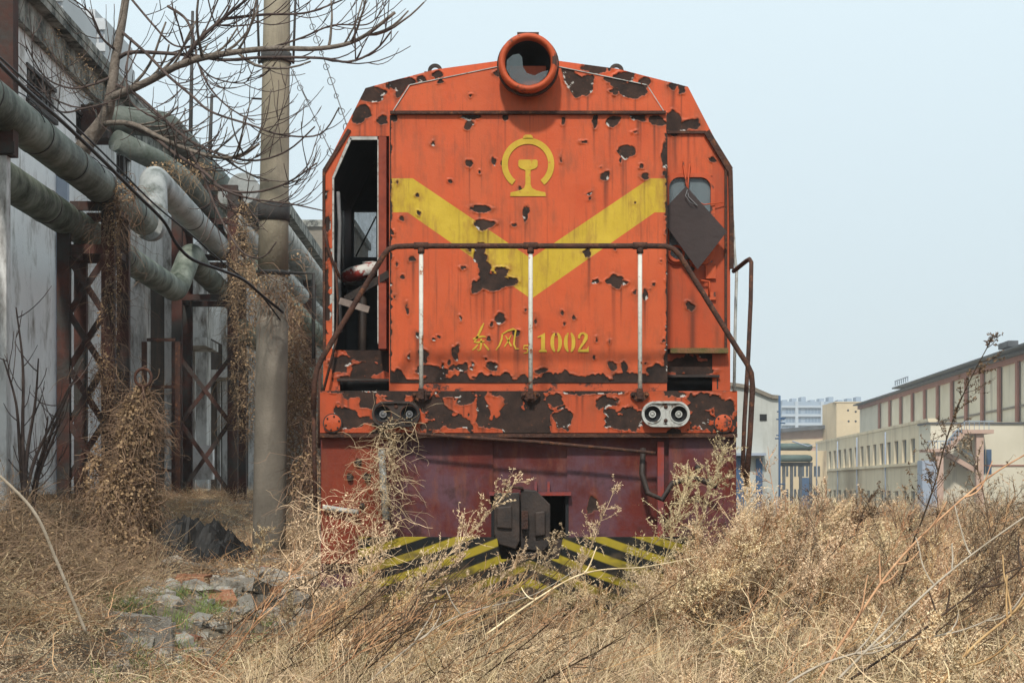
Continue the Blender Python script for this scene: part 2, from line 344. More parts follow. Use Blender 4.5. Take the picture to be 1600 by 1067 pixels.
# ================= ground =================
xs = np.concatenate([np.linspace(-1500, -40, 14), np.linspace(-30, -8, 14), np.linspace(-7, 6, 150), np.linspace(6.5, 30, 40), np.linspace(35, 1500, 20)])
ys = np.concatenate([np.linspace(-60, 3, 10), np.linspace(4, 24, 190), np.linspace(24.5, 60, 50), np.linspace(65, 300, 30), np.linspace(340, 2500, 12)])
X, Y_ = np.meshgrid(xs, ys); Z = ground(X, Y_)
nx, ny = len(xs), len(ys)
idx = np.arange(nx * ny).reshape(ny, nx)
fs = np.stack([idx[:-1, :-1], idx[:-1, 1:], idx[1:, 1:], idx[1:, :-1]], -1).reshape(-1, 4).tolist()
g = mesh_obj('ground', np.stack([X, Y_, Z], -1).reshape(-1, 3), fs, 'soil', None, None, [True] * len(fs), False, (0, 0, 0))
kind(g, 'structure')
# track
for sx in (-1, 1):
    mb = MB(); x = sx * .7525
    mb.box(x - .035, x + .035, 8.5, 34, -.045, 0.0); mb.box(x - .009, x + .009, 8.5, 34, -.13, -.0455); mb.box(x - .07, x + .07, 8.5, 34, -.15, -.1305)
    o = mb.build('rail', 'rust'); tag(o, ('left' if sx < 0 else 'right') + ' rusty rail of the overgrown track under the locomotive', 'rail', 'rails of the overgrown track')

# ================= locomotive =================
LOC = thing('locomotive', 'derelict orange diesel locomotive with peeling paint and yellow chevron, standing in dry weeds', 'locomotive', (0, 15, 0))
LOC['text'] = '1002'
YB, YN, YC = 13.0, 13.7, 14.2

def sdf_blobs(px, py, blobs):
    d = np.full(px.shape, 1e3)
    for b in blobs:
        cx, cy, rx, ry = b[:4]
        m_ = (np.abs(px - cx) < rx * 3 + 8) & (np.abs(py - cy) < ry * 3 + 8)
        if not m_.any(): continue
        ux = (px[m_] - cx) / rx; uy = (py[m_] - cy) / ry; th = np.arctan2(uy, ux); sd_ = int(cx * 7 + cy * 13) % 9973
        rad = np.zeros_like(th); kk = 9 if rx * ry < 200 else 13
        ang = (th / (2 * math.pi) + .5) * kk; i0 = np.floor(ang).astype(np.int64); fr = ang - i0      # straight facets between jagged corners
        h0 = _h(i0 % kk, i0 * 0 + sd_, 3); h1 = _h((i0 + 1) % kk, i0 * 0 + sd_, 3)
        big = .42 if rx * ry < 200 else .28
        rad = 1 + big * 2 * ((h0 * (1 - fr) + h1 * fr) - .42)
        q = np.full(px.shape, 99.); q[m_] = np.sqrt(ux ** 2 + uy ** 2) / rad
        d = np.minimum(d, (q - 1) * min(rx, ry))
    return d
def panel(name, Y, xa, xb, ytop, ybot, material, parent, blobs=(), chev=None, amp=3.2, frac=None, edge=0, cell=1.35, seed=1, streakf=1., tilt=0., thick=.02, fs_=0.16, extra=None, bottom=0):
    """sheet of painted steel facing the camera; px coordinates of its own plane, real relief at the torn paint"""
    n = max(2, int((xb - xa) / cell)); t = np.linspace(xa, xb, n + 1)
    yt = np.interp(t, *ytop) if isinstance(ytop, tuple) else np.full(n + 1, float(ytop))
    yb = np.interp(t, *ybot) if isinstance(ybot, tuple) else np.full(n + 1, float(ybot))
    k = max(2, int((yb - yt).max() / cell)); s = np.linspace(0, 1, k + 1)[:, None]
    PX = np.repeat(t[None, :], k + 1, 0); PY = yt[None] * (1 - s) + yb[None] * s
    d = sdf_blobs(PX, PY, blobs) if len(blobs) else np.full(PX.shape, 1e3)
    d = np.minimum(d, 40)
    nz = (fbm(PX / 9, PY / 9, 4, seed) - .5) * 1.2 * amp + (np.abs(fbm(PX / 6, PY / 6, 2, seed + 50) - .5)) * amp * 1.5 - amp * .25
    d = d + nz * np.clip(1.5 - np.maximum(d, 0) / 14, 0, 1)
    if frac is not None:     # overall flaking
        d = np.minimum(d, (fbm(PX / 42, PY / 30, 3, seed + 7) - frac) * 95 + (np.abs(fbm(PX / 12, PY / 12, 3, seed + 31) - .5)) * 34 - 4)
    if edge:                 # ragged lower/side edges
        de = np.minimum(np.minimum(PX - xa, xb - PX), 99)
        d = np.minimum(d, de - 1.6 - 4.5 * np.maximum(0, fbm(PX / 6, PY / 6, 3, seed + 3) - .50) * edge * 2)
        d = np.minimum(d, (yb[None] - PY) - bottom * (.35 + 2.6 * np.maximum(0, fbm(PX / 13, PY * 0 + 1.3, 4, seed + 13) - .35)))
    ch = chev(PX, PY) if chev else np.full(PX.shape, 9.)
    # pale torn edges: inner side of lower boundary
    gy = np.gradient(d, axis=0)
    wh = ((d < -.1) & (d > -2.4) & (gy < -.3 if False else gy > .3) & (fbm(PX / 13, PY / 13, 2, seed + 90) > .72)).astype(float) * .85
    # rust runs below tears
    st = np.zeros(PX.shape)
    for b in blobs:
        cx, cy, rx, ry = b[:4]
        if rx * ry < 14 or (len(b) > 4 and b[4] == 0): continue
        for q in range(2 if rx > 6 else 1):
            ox = cx + (random.random() - .5) * rx * 1.1; ln = 30 + random.random() * 90 + ry * 2.5; wd = .9 + random.random() * 2.2
            st = np.maximum(st, np.exp(-((PX - ox - (fbm(PY / 15, PY * 0 + ox, 2, 3) - .5)) / wd) ** 2) * np.clip(1 - (PY - cy) / ln, 0, 1) * (PY > cy) * (.45 + .55 * random.random()))
    st = np.maximum(st, np.clip(fbm(PX / 2.3, PY / 90, 3, seed + 77) - .66, 0, 1) * 2.2 * np.clip(fbm(PX / 30, PY / 60, 2, seed + 5) * 2 - .5, 0, 1)) * streakf
    if extra is not None: st = np.maximum(st, extra(PX, PY))
    lip = np.exp(-((d - .9) / 1.0) ** 2) * .008 * (fbm(PX / 7, PY / 7, 2, seed + 8) ** 2) * 2
    yy = Y + np.where(d < 0, .004, 0) - lip + tilt * s + (fbm(PX / 70, PY / 70, 2, seed + 44) - .5) * .007
    P = np.stack([(PX - 826) / F * Y, yy, EYE + (760 - PY) / F * Y], -1).reshape(-1, 3)
    w_ = n + 1; idx = np.arange((k + 1) * w_).reshape(k + 1, w_)
    q = np.stack([idx[:-1, :-1], idx[1:, :-1], idx[1:, 1:], idx[:-1, 1:]], -1).reshape(-1, 4)
    # back face rim for thickness
    o = mesh_obj(name, P, q.tolist(), material, parent, None, [True] * len(q), False)
    me = o.data
    for nm, a in (('peel', d), ('chev', ch), ('wht', wh), ('streak', np.clip(st, 0, .8))):
        at = me.attributes.new(nm, 'FLOAT', 'POINT'); at.data.foreach_set('value', a.reshape(-1).astype(np.float32))
    return o

def chevf(px, py):
    ax = np.abs(px - 830)
    up = np.minimum(404 - ax * .675, 1e9); up = np.maximum(up, 279)     # upper edge y
    lo = np.maximum(467 - ax * .70, 332)
    return np.maximum(up - py, py - lo)

nose_blobs = [(733, 184, 14, 5), (733, 196, 6, 6), (790, 184, 5, 4), (616, 186, 6, 6), (880, 188, 3, 6), (930, 190, 5, 9), (957, 188, 11, 9), (998, 184, 14, 5), (1026, 190, 12, 8),
 (979, 237, 11, 11), (945, 277, 8, 7), (734, 256, 5, 5), (771, 252, 2.5, 5), (1038, 243, 5, 16), (994, 206, 4, 2), (1003, 260, 3, 3), (1008, 275, 6, 4), (1038, 270, 3, 5), (922, 303, 3, 2.5), (922, 311, 2, 2),
 (755, 326, 13, 5), (757, 351, 15, 7.5), (822, 332, 4, 11), (751, 389, 9, 9), (752, 405, 9, 11), (757, 420, 10, 9), (760, 434, 11, 9), (775, 441, 25, 13), (746, 447, 8, 9), (801, 439, 6, 6), (783, 425, 9, 7),
 (781, 497, 6, 6), (806, 520, 7, 7), (711, 550, 6, 10), (724, 575, 9, 8), (770, 573, 9, 5), (636, 485, 2, 5), (644, 405, 4.5, 5), (628, 341, 3.5, 3), (612, 364, 4, 3), (724, 418, 4, 2.5), (654, 523, 4, 4), (661, 556, 7, 9),
 (678, 583, 22, 9), (617, 590, 9, 12), (917, 394, 6, 6), (960, 440, 10, 9), (972, 441, 6, 3), (930, 440, 4.5, 3), (1008, 462, 4, 7), (957, 572, 6, 7), (975, 575, 5, 7), (1028, 583, 17, 12), (1042, 560, 4, 16), (992, 457, 2.5, 3), (720, 497, 2, 2.5), (803, 352, 3, 3), (705, 575, 4, 3), (770, 590, 30, 4), (895, 590, 18, 4), (628, 433, 3, 3), (845, 580, 9, 5), (980, 590, 20, 6)]
rb_ = random.Random(5)
nose_blobs += [(rb_.uniform(615, 1038), rb_.uniform(200, 590), rb_.uniform(1.2, 2.8), rb_.uniform(1.2, 3.2), 0) for _ in range(46)]
HOOD = MB()
def q(px, py, Y): return W(px, py, Y)
# hood body (sides, roof) behind the front sheet
hp = [(608, 612), (608, 178), (638, 133), (780, 104), (870, 104), (1003, 132), (1042, 178), (1042, 612)]
a = [W(x, y, YN + .012) for x, y in hp]; b = [(p[0], YC + .02, p[2]) for p in a]; n = len(hp)
HOOD.add(a + b, [(i, (i + 1) % n, (i + 1) % n + n, i + n) for i in range(n)])
HOOD.add(a, [tuple(range(n))])
hood = HOOD.build('nose_hood', 'orange_plain', LOC)
def porth(px, py): return np.zeros(px.shape)
panel('nose_panel', YN, 609, 1043, 180, 598, 'orange', LOC, nose_blobs, chevf, amp=2.6, edge=1, bottom=13, seed=11)
up_blobs = [(911, 135, 17, 17), (890, 122, 9, 15), (882, 110, 6, 6), (990, 141, 19, 15), (966, 130, 15, 7), (950, 123, 6, 5), (961, 143, 5, 4, 0), (688, 127, 4, 4, 0), (776, 115, 5, 5, 0), (735, 150, 2, 2, 0)]
panel('nose_brow', YN - .004, 612, 1039, ([612, 640, 780, 868, 1003, 1039], [177, 133, 103.5, 103.5, 131, 177]), 177.5, 'orange', LOC, up_blobs, None, amp=3, seed=23, streakf=.8)
mb = MB(); z = W(0, 177, YN)[2]
mb.box(W(610, 0, YN)[0], W(1040, 0, YN)[0], YN - .035, YN - .006, z - .012, z + .012)
mb.build('drip_rail', 'rust', LOC)
# white seams of the brow
mb = MB(); pts = [(612, 177), (640, 133), (780, 104)]
for s_ in (0, 1):
    for i in range(2):
        p, r = pts[i], pts[i + 1]
        if s_: p = (1651 - p[0], p[1]); r = (1651 - r[0], r[1])
        mb.bar(W(*p, YN - .009), W(*r, YN - .009), .006)
mb.build('seam', 'whitemetal', LOC)
# plinth under the nose
mb = MB(); mb.box(W(610, 0, YN)[0], W(1042, 0, YN)[0], YN + .015, YC, 1.84, W(0, 598, YN)[2]); mb.build('nose_plinth', 'redpl', LOC)

# ---- cab ----
cab_top = ([505, 571, 680, 790, 862, 965, 1075, 1141], [269, 138, 109, 94, 94, 108, 136, 264])
ct = lambda x: float(np.interp(x, *cab_top))
cab_blobs = [(581, 150, 15, 10), (566, 176, 12, 14), (625, 131, 22, 8), (628, 143, 9, 9), (660, 125, 6, 5), (682, 118, 6, 5), (597, 190, 9, 7), (930, 108, 17, 7), (978, 121, 18, 7), (1008, 130, 10, 8), (1051, 135, 6, 4), (1066, 141, 5, 7),
 (1052, 192, 12, 16), (1080, 195, 14, 8), (1062, 200, 14, 6), (1078, 479, 6, 6), (1115, 250, 5, 4, 0), (1045, 186, 8, 10), (533, 570, 16, 8), (570, 577, 18, 12), (598, 560, 9, 8), (560, 590, 20, 5), (1078, 588, 26, 5), (1100, 580, 16, 5), (1126, 215, 3, 5, 0), (510, 440, 4, 22), (512, 350, 3, 12), (1080, 420, 4, 3, 0)]
YCf = YC
def runs(px, py):
    return np.exp(-((px - 1082) / 5) ** 2) * ((py > 440) & (py < 548)) * .8 * np.clip((py - 440) / 40, 0, 1) + .25 * np.exp(-((px - 1120) / 3) ** 2) * (py > 455) * (py < 540)
P = lambda nm, *a_, **k_: panel(nm, YC, *a_, 'orange_deep' if nm != 'cab_front' or k_.get('seed', 0) > 35 or k_.get('seed') == 33 else 'orange', LOC, cab_blobs, amp=3.2, **k_)
cabp = []
o = P('cab_front', 505, 519, cab_top, 612, seed=31, frac=.33)
P('cab_front', 519, 609, cab_top, ([519, 546, 609], [277, 213, 213]), seed=32)
P('cab_front', 519, 609, 547, 596, seed=33, frac=.42)
P('cab_front', 609, 1043, cab_top, 200, seed=34)
P('cab_front', 1043, 1113, cab_top, 275, seed=35)
P('cab_front', 1043, 1113, 410, 545, seed=36, extra=runs)
P('cab_front', 1113, 1141, cab_top, 612, seed=37, extra=runs)
P('cab_front', 1043, 1113, 553, 590, seed=38, frac=.36, extra=lambda px, py: .35 + 0 * px)
# cab shell: sides, roof, back, floor
op = [(505, 612), (505, 269), (571, 138), (680, 109), (790, 94), (862, 94), (965, 108), (1075, 136), (1141, 264), (1141, 612)]
a = [W(x, y, YC + .004) for x, y in op]; YR = 15.95; b = [(p[0], YR, p[2]) for p in a]
mb = MB(); mb.add(a + b, [(i, i + 1, i + 1 + 10, i + 10) for i in range(9)])
mb.build('cab_shell', 'orange_plain', LOC)
ins = .05
mb = MB()   # inner lining
ai = [(p[0] * .965, YC + .05, (p[2] if k in (0, 9) else p[2] - .045)) for k, p in enumerate(a)]; bi = [(p[0], YR - .05, p[2]) for p in ai]
mb.add(ai + bi, [(i, i + 1, i + 11, i + 10) for i in range(9)])
zt = [p[2] for p in ai]
# rear wall with window opening on the left: px 555-587 / 333-402 seen at rear depth
x0, _, z1 = W(553, 331, YR - .05); x1, _, z0 = W(588, 402, YR - .05); yy = YR - .05
zl, zh = 1.86, ai[3][2]
xL, xR = ai[0][0], ai[9][0]
for (xa, xb, za, zb) in ((xL, x0, zl, 4.0), (x1, xR, zl, 4.0), (x0, x1, zl, z0), (x0, x1, z1, 4.0)): mb.box(xa, xb, yy, yy + .04, za, zb)
mb.add([(ai[k][0], yy, ai[k][2]) for k in range(1, 9)] + [(ai[8][0], yy, 3.3), (ai[1][0], yy, 3.3)][:0], [tuple(range(8))])
mb.box(xL, xR, YC + .06, YR, 1.80, 1.86)
# back of front wall beside the nose (keeps the cab dark)
mb.box(W(609, 0, YC)[0], W(1043, 0, YC)[0], YC + .05, YC + .08, 1.86, 4.25)
mb.build('cab_lining', 'interior', LOC)
mb = MB(); mb.box(x0 - .001, x1 + .001, yy + .015, yy + .021, z0, z1); mb.build('rear_window', 'glasspane', LOC)
mb = MB(); mb.bar((x0 + .02, yy - .03, z0), (x1, yy - .03, z1 - .05), .012); mb.build('wiper_arm', 'black', LOC)
# right window
xw0, xw1 = W(1043, 0, YC)[0], W(1113, 0, YC)[0]; zw1, zw0 = W(0, 275, YC)[2], W(0, 410, YC)[2]
mb = MB(); r = .07
def rrect(x0, x1, z0, z1, r, n=6):
    pts = []
    for cx, cz, a0 in ((x1 - r, z1 - r, 0), (x0 + r, z1 - r, 90), (x0 + r, z0 + r, 180), (x1 - r, z0 + r, 270)):
        for i in range(n + 1):
            t = math.radians(a0 + 90 * i / n); pts.append((cx + r * math.cos(t), cz + r * math.sin(t)))
    return pts
def frame(mb, po, pi, y0, y1, mi=0):
    n = len(po); v = [(x, y, z) for pl, y in ((po, y0), (pi, y0), (po, y1), (pi, y1)) for x, z in pl]
    f = []
    for i in range(n):
        j = (i + 1) % n
        f += [(i, j, n + j, n + i), (2 * n + i, 3 * n + i, 3 * n + j, 2 * n + j), (i, 2 * n + i, 2 * n + j, j), (n + i, n + j, 3 * n + j, 3 * n + i)]
    mb.add(v, f, mi)
xw0 += .0
frame(mb, rrect(xw0 - .03, xw1 + .02, zw0 - .02, zw1 + .02, .10), rrect(xw0 + .012, xw1 - .015, zw0 + .02, zw1 - .015, .085), YC - .022, YC + .02)
wf = mb.build('window', 'orange_plain', LOC)
mb = MB(); mb.box(xw0, xw1, YC + .012, YC + .017, zw0, zw1); mb.build('pane', 'glasspane', wf)
mb = MB()
mb.tube([W(1067, 252, YC - .03), W(1072, 285, YC - .06), W(1075, 300, YC - .07)], .008, 6); mb.tube([W(1078, 254, YC - .03), W(1075, 285, YC - .06), W(1075, 298, YC - .07)], .008, 6)
mb.tube([W(1076, 298, YC - .07), W(1084, 312, YC - .06), W(1100, 320, YC - .05), W(1131, 316, YC - .03)], .005, 5)
mb.build('wiper', 'orange_plain', LOC)
# door outline mouldings of the right front door
mb = MB()
for p, r_ in (((1043, 207), (1103, 207)), ((1103, 207), (1134, 262)), ((1134, 262), (1134, 546))): mb.bar(W(*p, YC - .012), W(*r_, YC - .012), .022)
mb.build('door_moulding', 'rust', LOC)
mb = MB(); mb.box(*[W(v, 0, YC)[0] for v in (1046, 1136)], YC - .10, YC - .008, W(0, 553, YC)[2], W(0, 545, YC)[2]); mb.build('door_sill', mat('mossy sill', (.09, .09, .03), (.22, .10, .05), 12, .9, .4), LOC)
mb = MB()
for yy_, xx in ((430, 1108), (463, 1108)): mb.box(W(1102, 0, YC)[0], W(1118, 0, YC)[0], YC - .03, YC - .010, W(0, yy_ + 6, YC)[2], W(0, yy_ - (6 if yy_ == 463 else 14), YC)[2])
mb.tube([W(1108, 463, YC - .035), W(1108, 440, YC - .045), W(1094, 438, YC - .05)], .009, 6)
mb.build('door_handle', 'orange_plain', LOC)
# dark vents low in the cab front
for xa, xb, ya, yb in ((531, 609, 596, 609), (1046, 1120, 590, 608)):
    mb = MB(); X0, X1 = W(xa, 0, YC)[0], W(xb, 0, YC)[0]; Z0, Z1 = W(0, yb, YC)[2], W(0, ya, YC)[2]
    mb.box(X0 - .02, X1, YC + .25, YC + .26, Z0, Z1 + .05, 1); mb.box(X0 - .02, X1 + .02, YC - .035, YC + .01, Z1 + .003, Z1 + .022, 0)
    mb.box(X1, X1 + .012, YC, YC + .25, Z0, Z1, 0)
    mb.build('step_recess', ['darkrust', 'black'], LOC)
mb = MB(); mb.box(W(519, 0, YC)[0], W(531, 0, YC)[0], YC + .002, YC + .02, W(0, 612, YC)[2], W(0, 596, YC)[2]); mb.box(W(1120, 0, YC)[0] + .02, W(1141, 0, YC)[0] - .02, YC + .008, YC + .02, 1.86, 1.9)
mb.build('corner_gusset', 'orange_plain', LOC)
# left doorway: frame, open leaf, seat
mb = MB(); dp = [(519, 545), (519, 279), (547, 216), (590, 216)]
for i in range(3): mb.bar(W(*dp[i], YC + .02), W(*dp[i + 1], YC + .02), .035, .035)
mb.build('door_frame', 'whitemetal', LOC)
mb = MB(); xl = W(596, 0, YC)[0]
mb.box(W(595, 0, YC)[0], W(607, 0, YC)[0], YC - .22, YC - .006, W(0, 548, YC)[2], W(0, 222, YC)[2], 0)
mb.box(W(593, 0, YC)[0], W(594.7, 0, YC)[0], YC - .20, YC - .03, W(0, 540, YC)[2], W(0, 226, YC)[2], 1)
mb.build('open_door', [mat('dirty red brown door edge', (.16, .028, .014), (.30, .05, .02), 4, .6, .2), 'whitemetal'], LOC)
mb = MB()
mb.tube([W(528, 300, YC + .1), W(531, 350, YC + .1), W(529, 420, YC + .12), W(533, 520, YC + .1)], .018, 6)
mb.tube([W(536, 330, YC + .3), W(536, 420, YC + .3)], .012, 6)
mb.build('inner_pipe', 'wire', LOC)
# console/seat
mb = MB(); c = W(566, 428, 15.0)
mb.v = []; pts = []
for i in range(9):
    for j in range(16):
        t = -math.pi / 2 + math.pi * i / 8; u = 2 * math.pi * j / 16
        e = lambda v_: math.copysign(abs(v_) ** .6, v_)
        pts.append((c[0] + .19 * e(math.cos(t)) * e(math.cos(u)), c[1] + .2 * e(math.cos(t)) * e(math.sin(u)), c[2] + .07 * e(math.sin(t)) + .04 * math.cos(u)))
mb.add(pts, [(i * 16 + j, i * 16 + (j + 1) % 16, (i + 1) * 16 + (j + 1) % 16, (i + 1) * 16 + j) for i in range(8) for j in range(16)], 0, True)
st_ = mb.build('driver_seat', 'redvinyl', LOC)
mb = MB(); mb.tube([(c[0], c[1], 1.86), (c[0], c[1], c[2] - .07)], .04, 8); mb.box(c[0] - .15, c[0] + .15, c[1] - .1, c[1] + .2, c[2] - .11, c[2] - .075); mb.build('seat_pedestal', 'darkrust', st_)
mb = MB(); mb.box(W(540, 0, 15.6)[0], W(606, 0, 15.6)[0], 15.45, 15.8, 1.86, W(0, 445, 15.6)[2]); mb.build('control_desk', 'interior', LOC)
# bent grey strip and dark lath across the doorway
mb = MB(); mb.bar(W(531, 470, YC - .10), W(577, 484, YC - .16), .02, .055, up=(0, 0, 1)); mb.build('bent_strip', mat('bent grey sheet strip', (.16, .12, .10), (.26, .21, .18), 8, .6, .2), LOC)
mb = MB(); mb.bar(W(540, 468, YC - .06), W(608, 428, YC - .25), .02, .06); mb.build('door_stay', 'darkrust', LOC)
mb = MB(); mb.tube([W(507, 358, YC - .05), W(512, 385, YC - .07), W(520, 410, YC - .07), W(532, 436, YC - .06)], .012, 6)
mb.tube([W(524, 410, YC - .05), W(528, 470, YC - .05), W(526, 530, YC - .05), W(505, 612, YC - .12)], .011, 6); mb.build('grab_rail', 'rust', LOC)
# edge trims on cab sides
mb = MB(); tp = [(1104, 206), (1141, 266), (1143, 350), (1143, 420)]
for i in range(3): mb.bar(W(*tp[i], YC - .02), W(*tp[i + 1], YC - .02), .035, .05)
tp = [(546, 203), (506, 268), (506, 330), (507, 560)]
for i in range(3): mb.bar(W(*tp[i], YC - .006), W(*tp[i + 1], YC - .006), .022, .03)
mb.build('cab_edge_trim', 'rust', LOC)
mb = MB(); mb.tube([W(1145, 345, YC + .0), W(1148, 400, YC), W(1151, 425, YC), W(1149, 500, YC), W(1147, 612, YC)], .013, 6); mb.build('gutter_pipe', 'whitemetal', LOC)
mb = MB(); c = W(1047, 397, YC - .01); mb.ring((c[0] + .05, c[2]), .07, .052, YC - .05, YC - .03, 24); mb.build('rubber_seal', 'orange_plain', LOC)
# headlight
c = W(825, 98, 13.45); hx, hz = c[0], c[2]; s_ = 13.45 / F
HL = thing('headlight', '', '', (hx, 13.45, hz)); 
for k_ in ('label', 'category'): del HL[k_]
HL.parent = LOC; HL.location = (hx - 0, 13.45 - 15, hz); ORI[HL.name] = (hx, 13.45, hz)
mb = MB(); mb.lathe_y((hx, hz), [(45 * s_, YC + .1), (46 * s_, 13.56), (45 * s_, 13.52), (46.5 * s_, 13.49), (46 * s_, 13.445), (43 * s_, 13.42), (39 * s_, 13.42), (36.5 * s_, 13.44), (35.5 * s_, 13.48)], 48); mb.build('lamp_ring', 'orange_plain', HL)
mb = MB(); mb.lathe_y((hx, hz), [(35.6 * s_, 13.475), (35.5 * s_, 13.50), (34 * s_, 13.62), (22 * s_, 13.80), (.005, 13.86)], 48); mb.build('reflector', 'black', HL)
mb = MB()
gp = [(-34, -10), (-33, 4), (-24, 12), (-14, 14), (-9, 8), (-8, -6), (-2, -16), (10, -20), (22, -14), (32, -12), (28, -22), (16, -32), (0, -36), (-16, -32), (-27, -23)]
mb.prism([(hx + x_ * s_, hz + z_ * s_) for x_, z_ in gp], 13.455, 13.460); mb.build('broken_glass', 'lampglass', HL)
mb = MB(); mb.box(hx - 17 * s_, hx + 17 * s_, 13.50, 13.75, hz + 44 * s_, hz + 50 * s_); mb.tube([(hx - 12 * s_, 13.62, hz + 49 * s_), (hx - 8 * s_, 13.62, hz + 52 * s_), (hx + 8 * s_, 13.62, hz + 52 * s_), (hx + 13 * s_, 13.62, hz + 49 * s_)], .02, 6); mb.build('lamp_vent', 'rust', HL)
mb = MB(); mb.ring((hx, hz), 49 * s_, 46 * s_, 13.53, 13.57, 48); mb.build('clamp_band', 'rust', HL)
# lifting eyes
for px_ in (680, 963):
    mb = MB(); e = W(px_, 112, YC + .3); mb.ring((e[0], e[2]), .062, .034, YC + .28, YC + .31, 20, a0=-20, a1=200); mb.box(e[0] - .09, e[0] + .09, YC + .25, YC + .34, e[2] - .05, e[2] - .012); mb.build('lifting_eye', 'darkrust', LOC)
# ---- emblem & lettering (thin raised paint) ----
def NP(px, py): p = W(px, py, YN); return (p[0], p[2])
yp0, yp1 = YN - .0068, YN - .0045
mb = MB(); cx, cz = NP(825, 257); s_ = YN / F
mb.ring((cx, cz), 41 * s_, 31.5 * s_, yp0, yp1, 48, a0=-52, a1=232)
mb.prism([NP(x, y) for x, y in ((817, 217.5), (818, 213), (821, 211), (829, 211), (832, 213), (833, 217.5))], yp0, yp1)
mb.prism([NP(x, y) for x, y in ((812, 250), (838, 250), (840, 252), (840, 260), (837, 263.5), (830, 266), (820, 266), (813, 263.5), (810, 260), (810, 252))], yp0, yp1)
mb.prism([NP(x, y) for x, y in ((821, 266.2), (829, 266.2), (829, 288), (821, 288))], yp0, yp1)
mb.prism([NP(x, y) for x, y in ((821, 288.2), (829, 288.2), (831, 294), (838, 298), (852, 301), (853, 307), (797, 307), (798, 301), (812, 298), (819, 294))], yp0, yp1)
mb.build('railway_emblem', 'yellow', LOC)
def glyph(name, polys=(), strokes=()):
    mb = MB()
    for pl in polys: mb.prism([NP(*p_) for p_ in pl], yp0, yp1)
    for st in strokes:
        pts = [Vector((NP(x, y)[0], 0, NP(x, y)[1])) for x, y, _w in st]; L_, R_ = [], []
        for i, p_ in enumerate(pts):
            d_ = (pts[min(i + 1, len(pts) - 1)] - pts[max(0, i - 1)]).normalized(); nn = Vector((d_.z, 0, -d_.x)) * st[i][2] * .82 * s_ / 2
            L_.append((p_ + nn)); R_.append((p_ - nn))
        n_ = len(pts); v = [(p_.x, yp0, p_.z) for p_ in L_ + R_] + [(p_.x, yp1, p_.z) for p_ in L_ + R_]
        f = []
        for i in range(n_ - 1):
            f += [(i, i + 1, n_ + i + 1, n_ + i), (2 * n_ + i, 3 * n_ + i, 3 * n_ + i + 1, 2 * n_ + i + 1), (i, 2 * n_ + i, 2 * n_ + i + 1, i + 1), (n_ + i, n_ + i + 1, 3 * n_ + i + 1, 3 * n_ + i)]
        mb.add(v, f)
    return mb.build(name, 'yellow', LOC)
glyph('digit_one', [[(846.5, 523), (851.5, 520), (851.5, 546), (854.5, 548), (854.5, 550), (842, 550), (842, 548), (845.5, 546), (845.5, 526), (840, 528), (840, 526)]])
def zero(x):
    pl = []
    for sgn in (-1, 1):
        o_ = []
        for i in range(13):
            t = math.radians(-82 + 164 * i / 12); o_.append((x + sgn * (1.0 + 8 * math.cos(t)), 535 - 15.5 * math.sin(t)))
        for i in range(13):
            t = math.radians(78 - 156 * i / 12); o_.append((x + sgn * (1.0 + 2.2 * math.cos(t)), 535 - 13 * math.sin(t)))
        pl.append(o_)
    return pl
glyph('digit_zero', zero(869)); glyph('digit_zero', zero(890))
glyph('digit_two', [[(903, 549.8), (903, 547), (917.2, 545.2), (919.5, 540.5), (920, 550)]], [[(904.5, 529, 4), (905, 524.5, 5), (908, 521, 3.5), (912, 520.4, 4), (916, 524, 6), (915.5, 529, 7), (912, 535, 5.5), (908, 541, 4), (904, 547.5, 3)]])
glyph('digit_five', [], [[(826, 540, 2.6), (819, 540, 2.6), (818, 545.5, 2), (822, 544.5, 2.2), (825, 547, 2.8), (823.5, 551, 2.4), (818, 552, 2)]])
glyph('character_dong', [], [[(739, 530, 3), (746, 527, 4), (754, 525.5, 3.5), (759, 526.5, 2)], [(756, 505, 2), (752, 513, 4.5), (748, 522, 4), (744, 530, 3.5), (741, 534.5, 3), (747, 535, 3.5), (757, 533, 2)], [(752, 529, 3), (752, 537, 4), (750.5, 546, 3), (747.5, 548, 1.5), (745, 545, 1)], [(747, 538, 2), (743, 543, 3.4), (738, 547, 2)], [(756, 537, 2), (760, 542, 4), (764, 547, 3)]])
glyph('character_feng', [], [[(785, 521, 2.5), (784, 530, 3.5), (780, 540, 3), (775, 547, 1.5)], [(785, 522, 2), (793, 517, 3), (802, 514, 4), (806, 516, 3), (804, 528, 3.4), (803, 538, 3.4), (806, 545, 3.4), (811, 545, 1.5)], [(799, 523, 1.5), (794, 533, 3), (788, 542, 2)], [(790, 525, 2), (794, 532, 3), (799, 541, 3)]])

# ---- buffer beam ----
beam_blobs = [(548, 657, 30, 7), (576, 625, 13, 12), (619, 622, 15, 8), (684, 640, 13, 20), (677, 664, 12, 6), (730, 620, 14, 11), (755, 645, 11, 22), (785, 664, 26, 6), (812, 660, 20, 7), (797, 622, 8, 9), (838, 645, 14, 6), (868, 626, 12, 12), (880, 655, 15, 15), (948, 628, 13, 8), (990, 655, 12, 16), (974, 668, 14, 6), (1100, 629, 27, 13), (1132, 640, 14, 12), (1098, 650, 12, 10), (770, 613, 60, 3), (920, 613, 40, 3), (640, 612, 40, 3), (700, 615, 16, 6), (1058, 615, 16, 5), (835, 620, 16, 8), (550, 612, 30, 3), (600, 660, 20, 12)]
panel('buffer_beam', YB, 500, 1152, 611, 676, 'orange_deep', LOC, beam_blobs, amp=5, seed=61, streakf=1., frac=.44, cell=1.2)
mb = MB()
x0, x1 = W(500, 0, YB)[0], W(1152, 0, YB)[0]; zb0, zb1 = W(0, 677, YB)[2], W(0, 610.5, YB)[2]
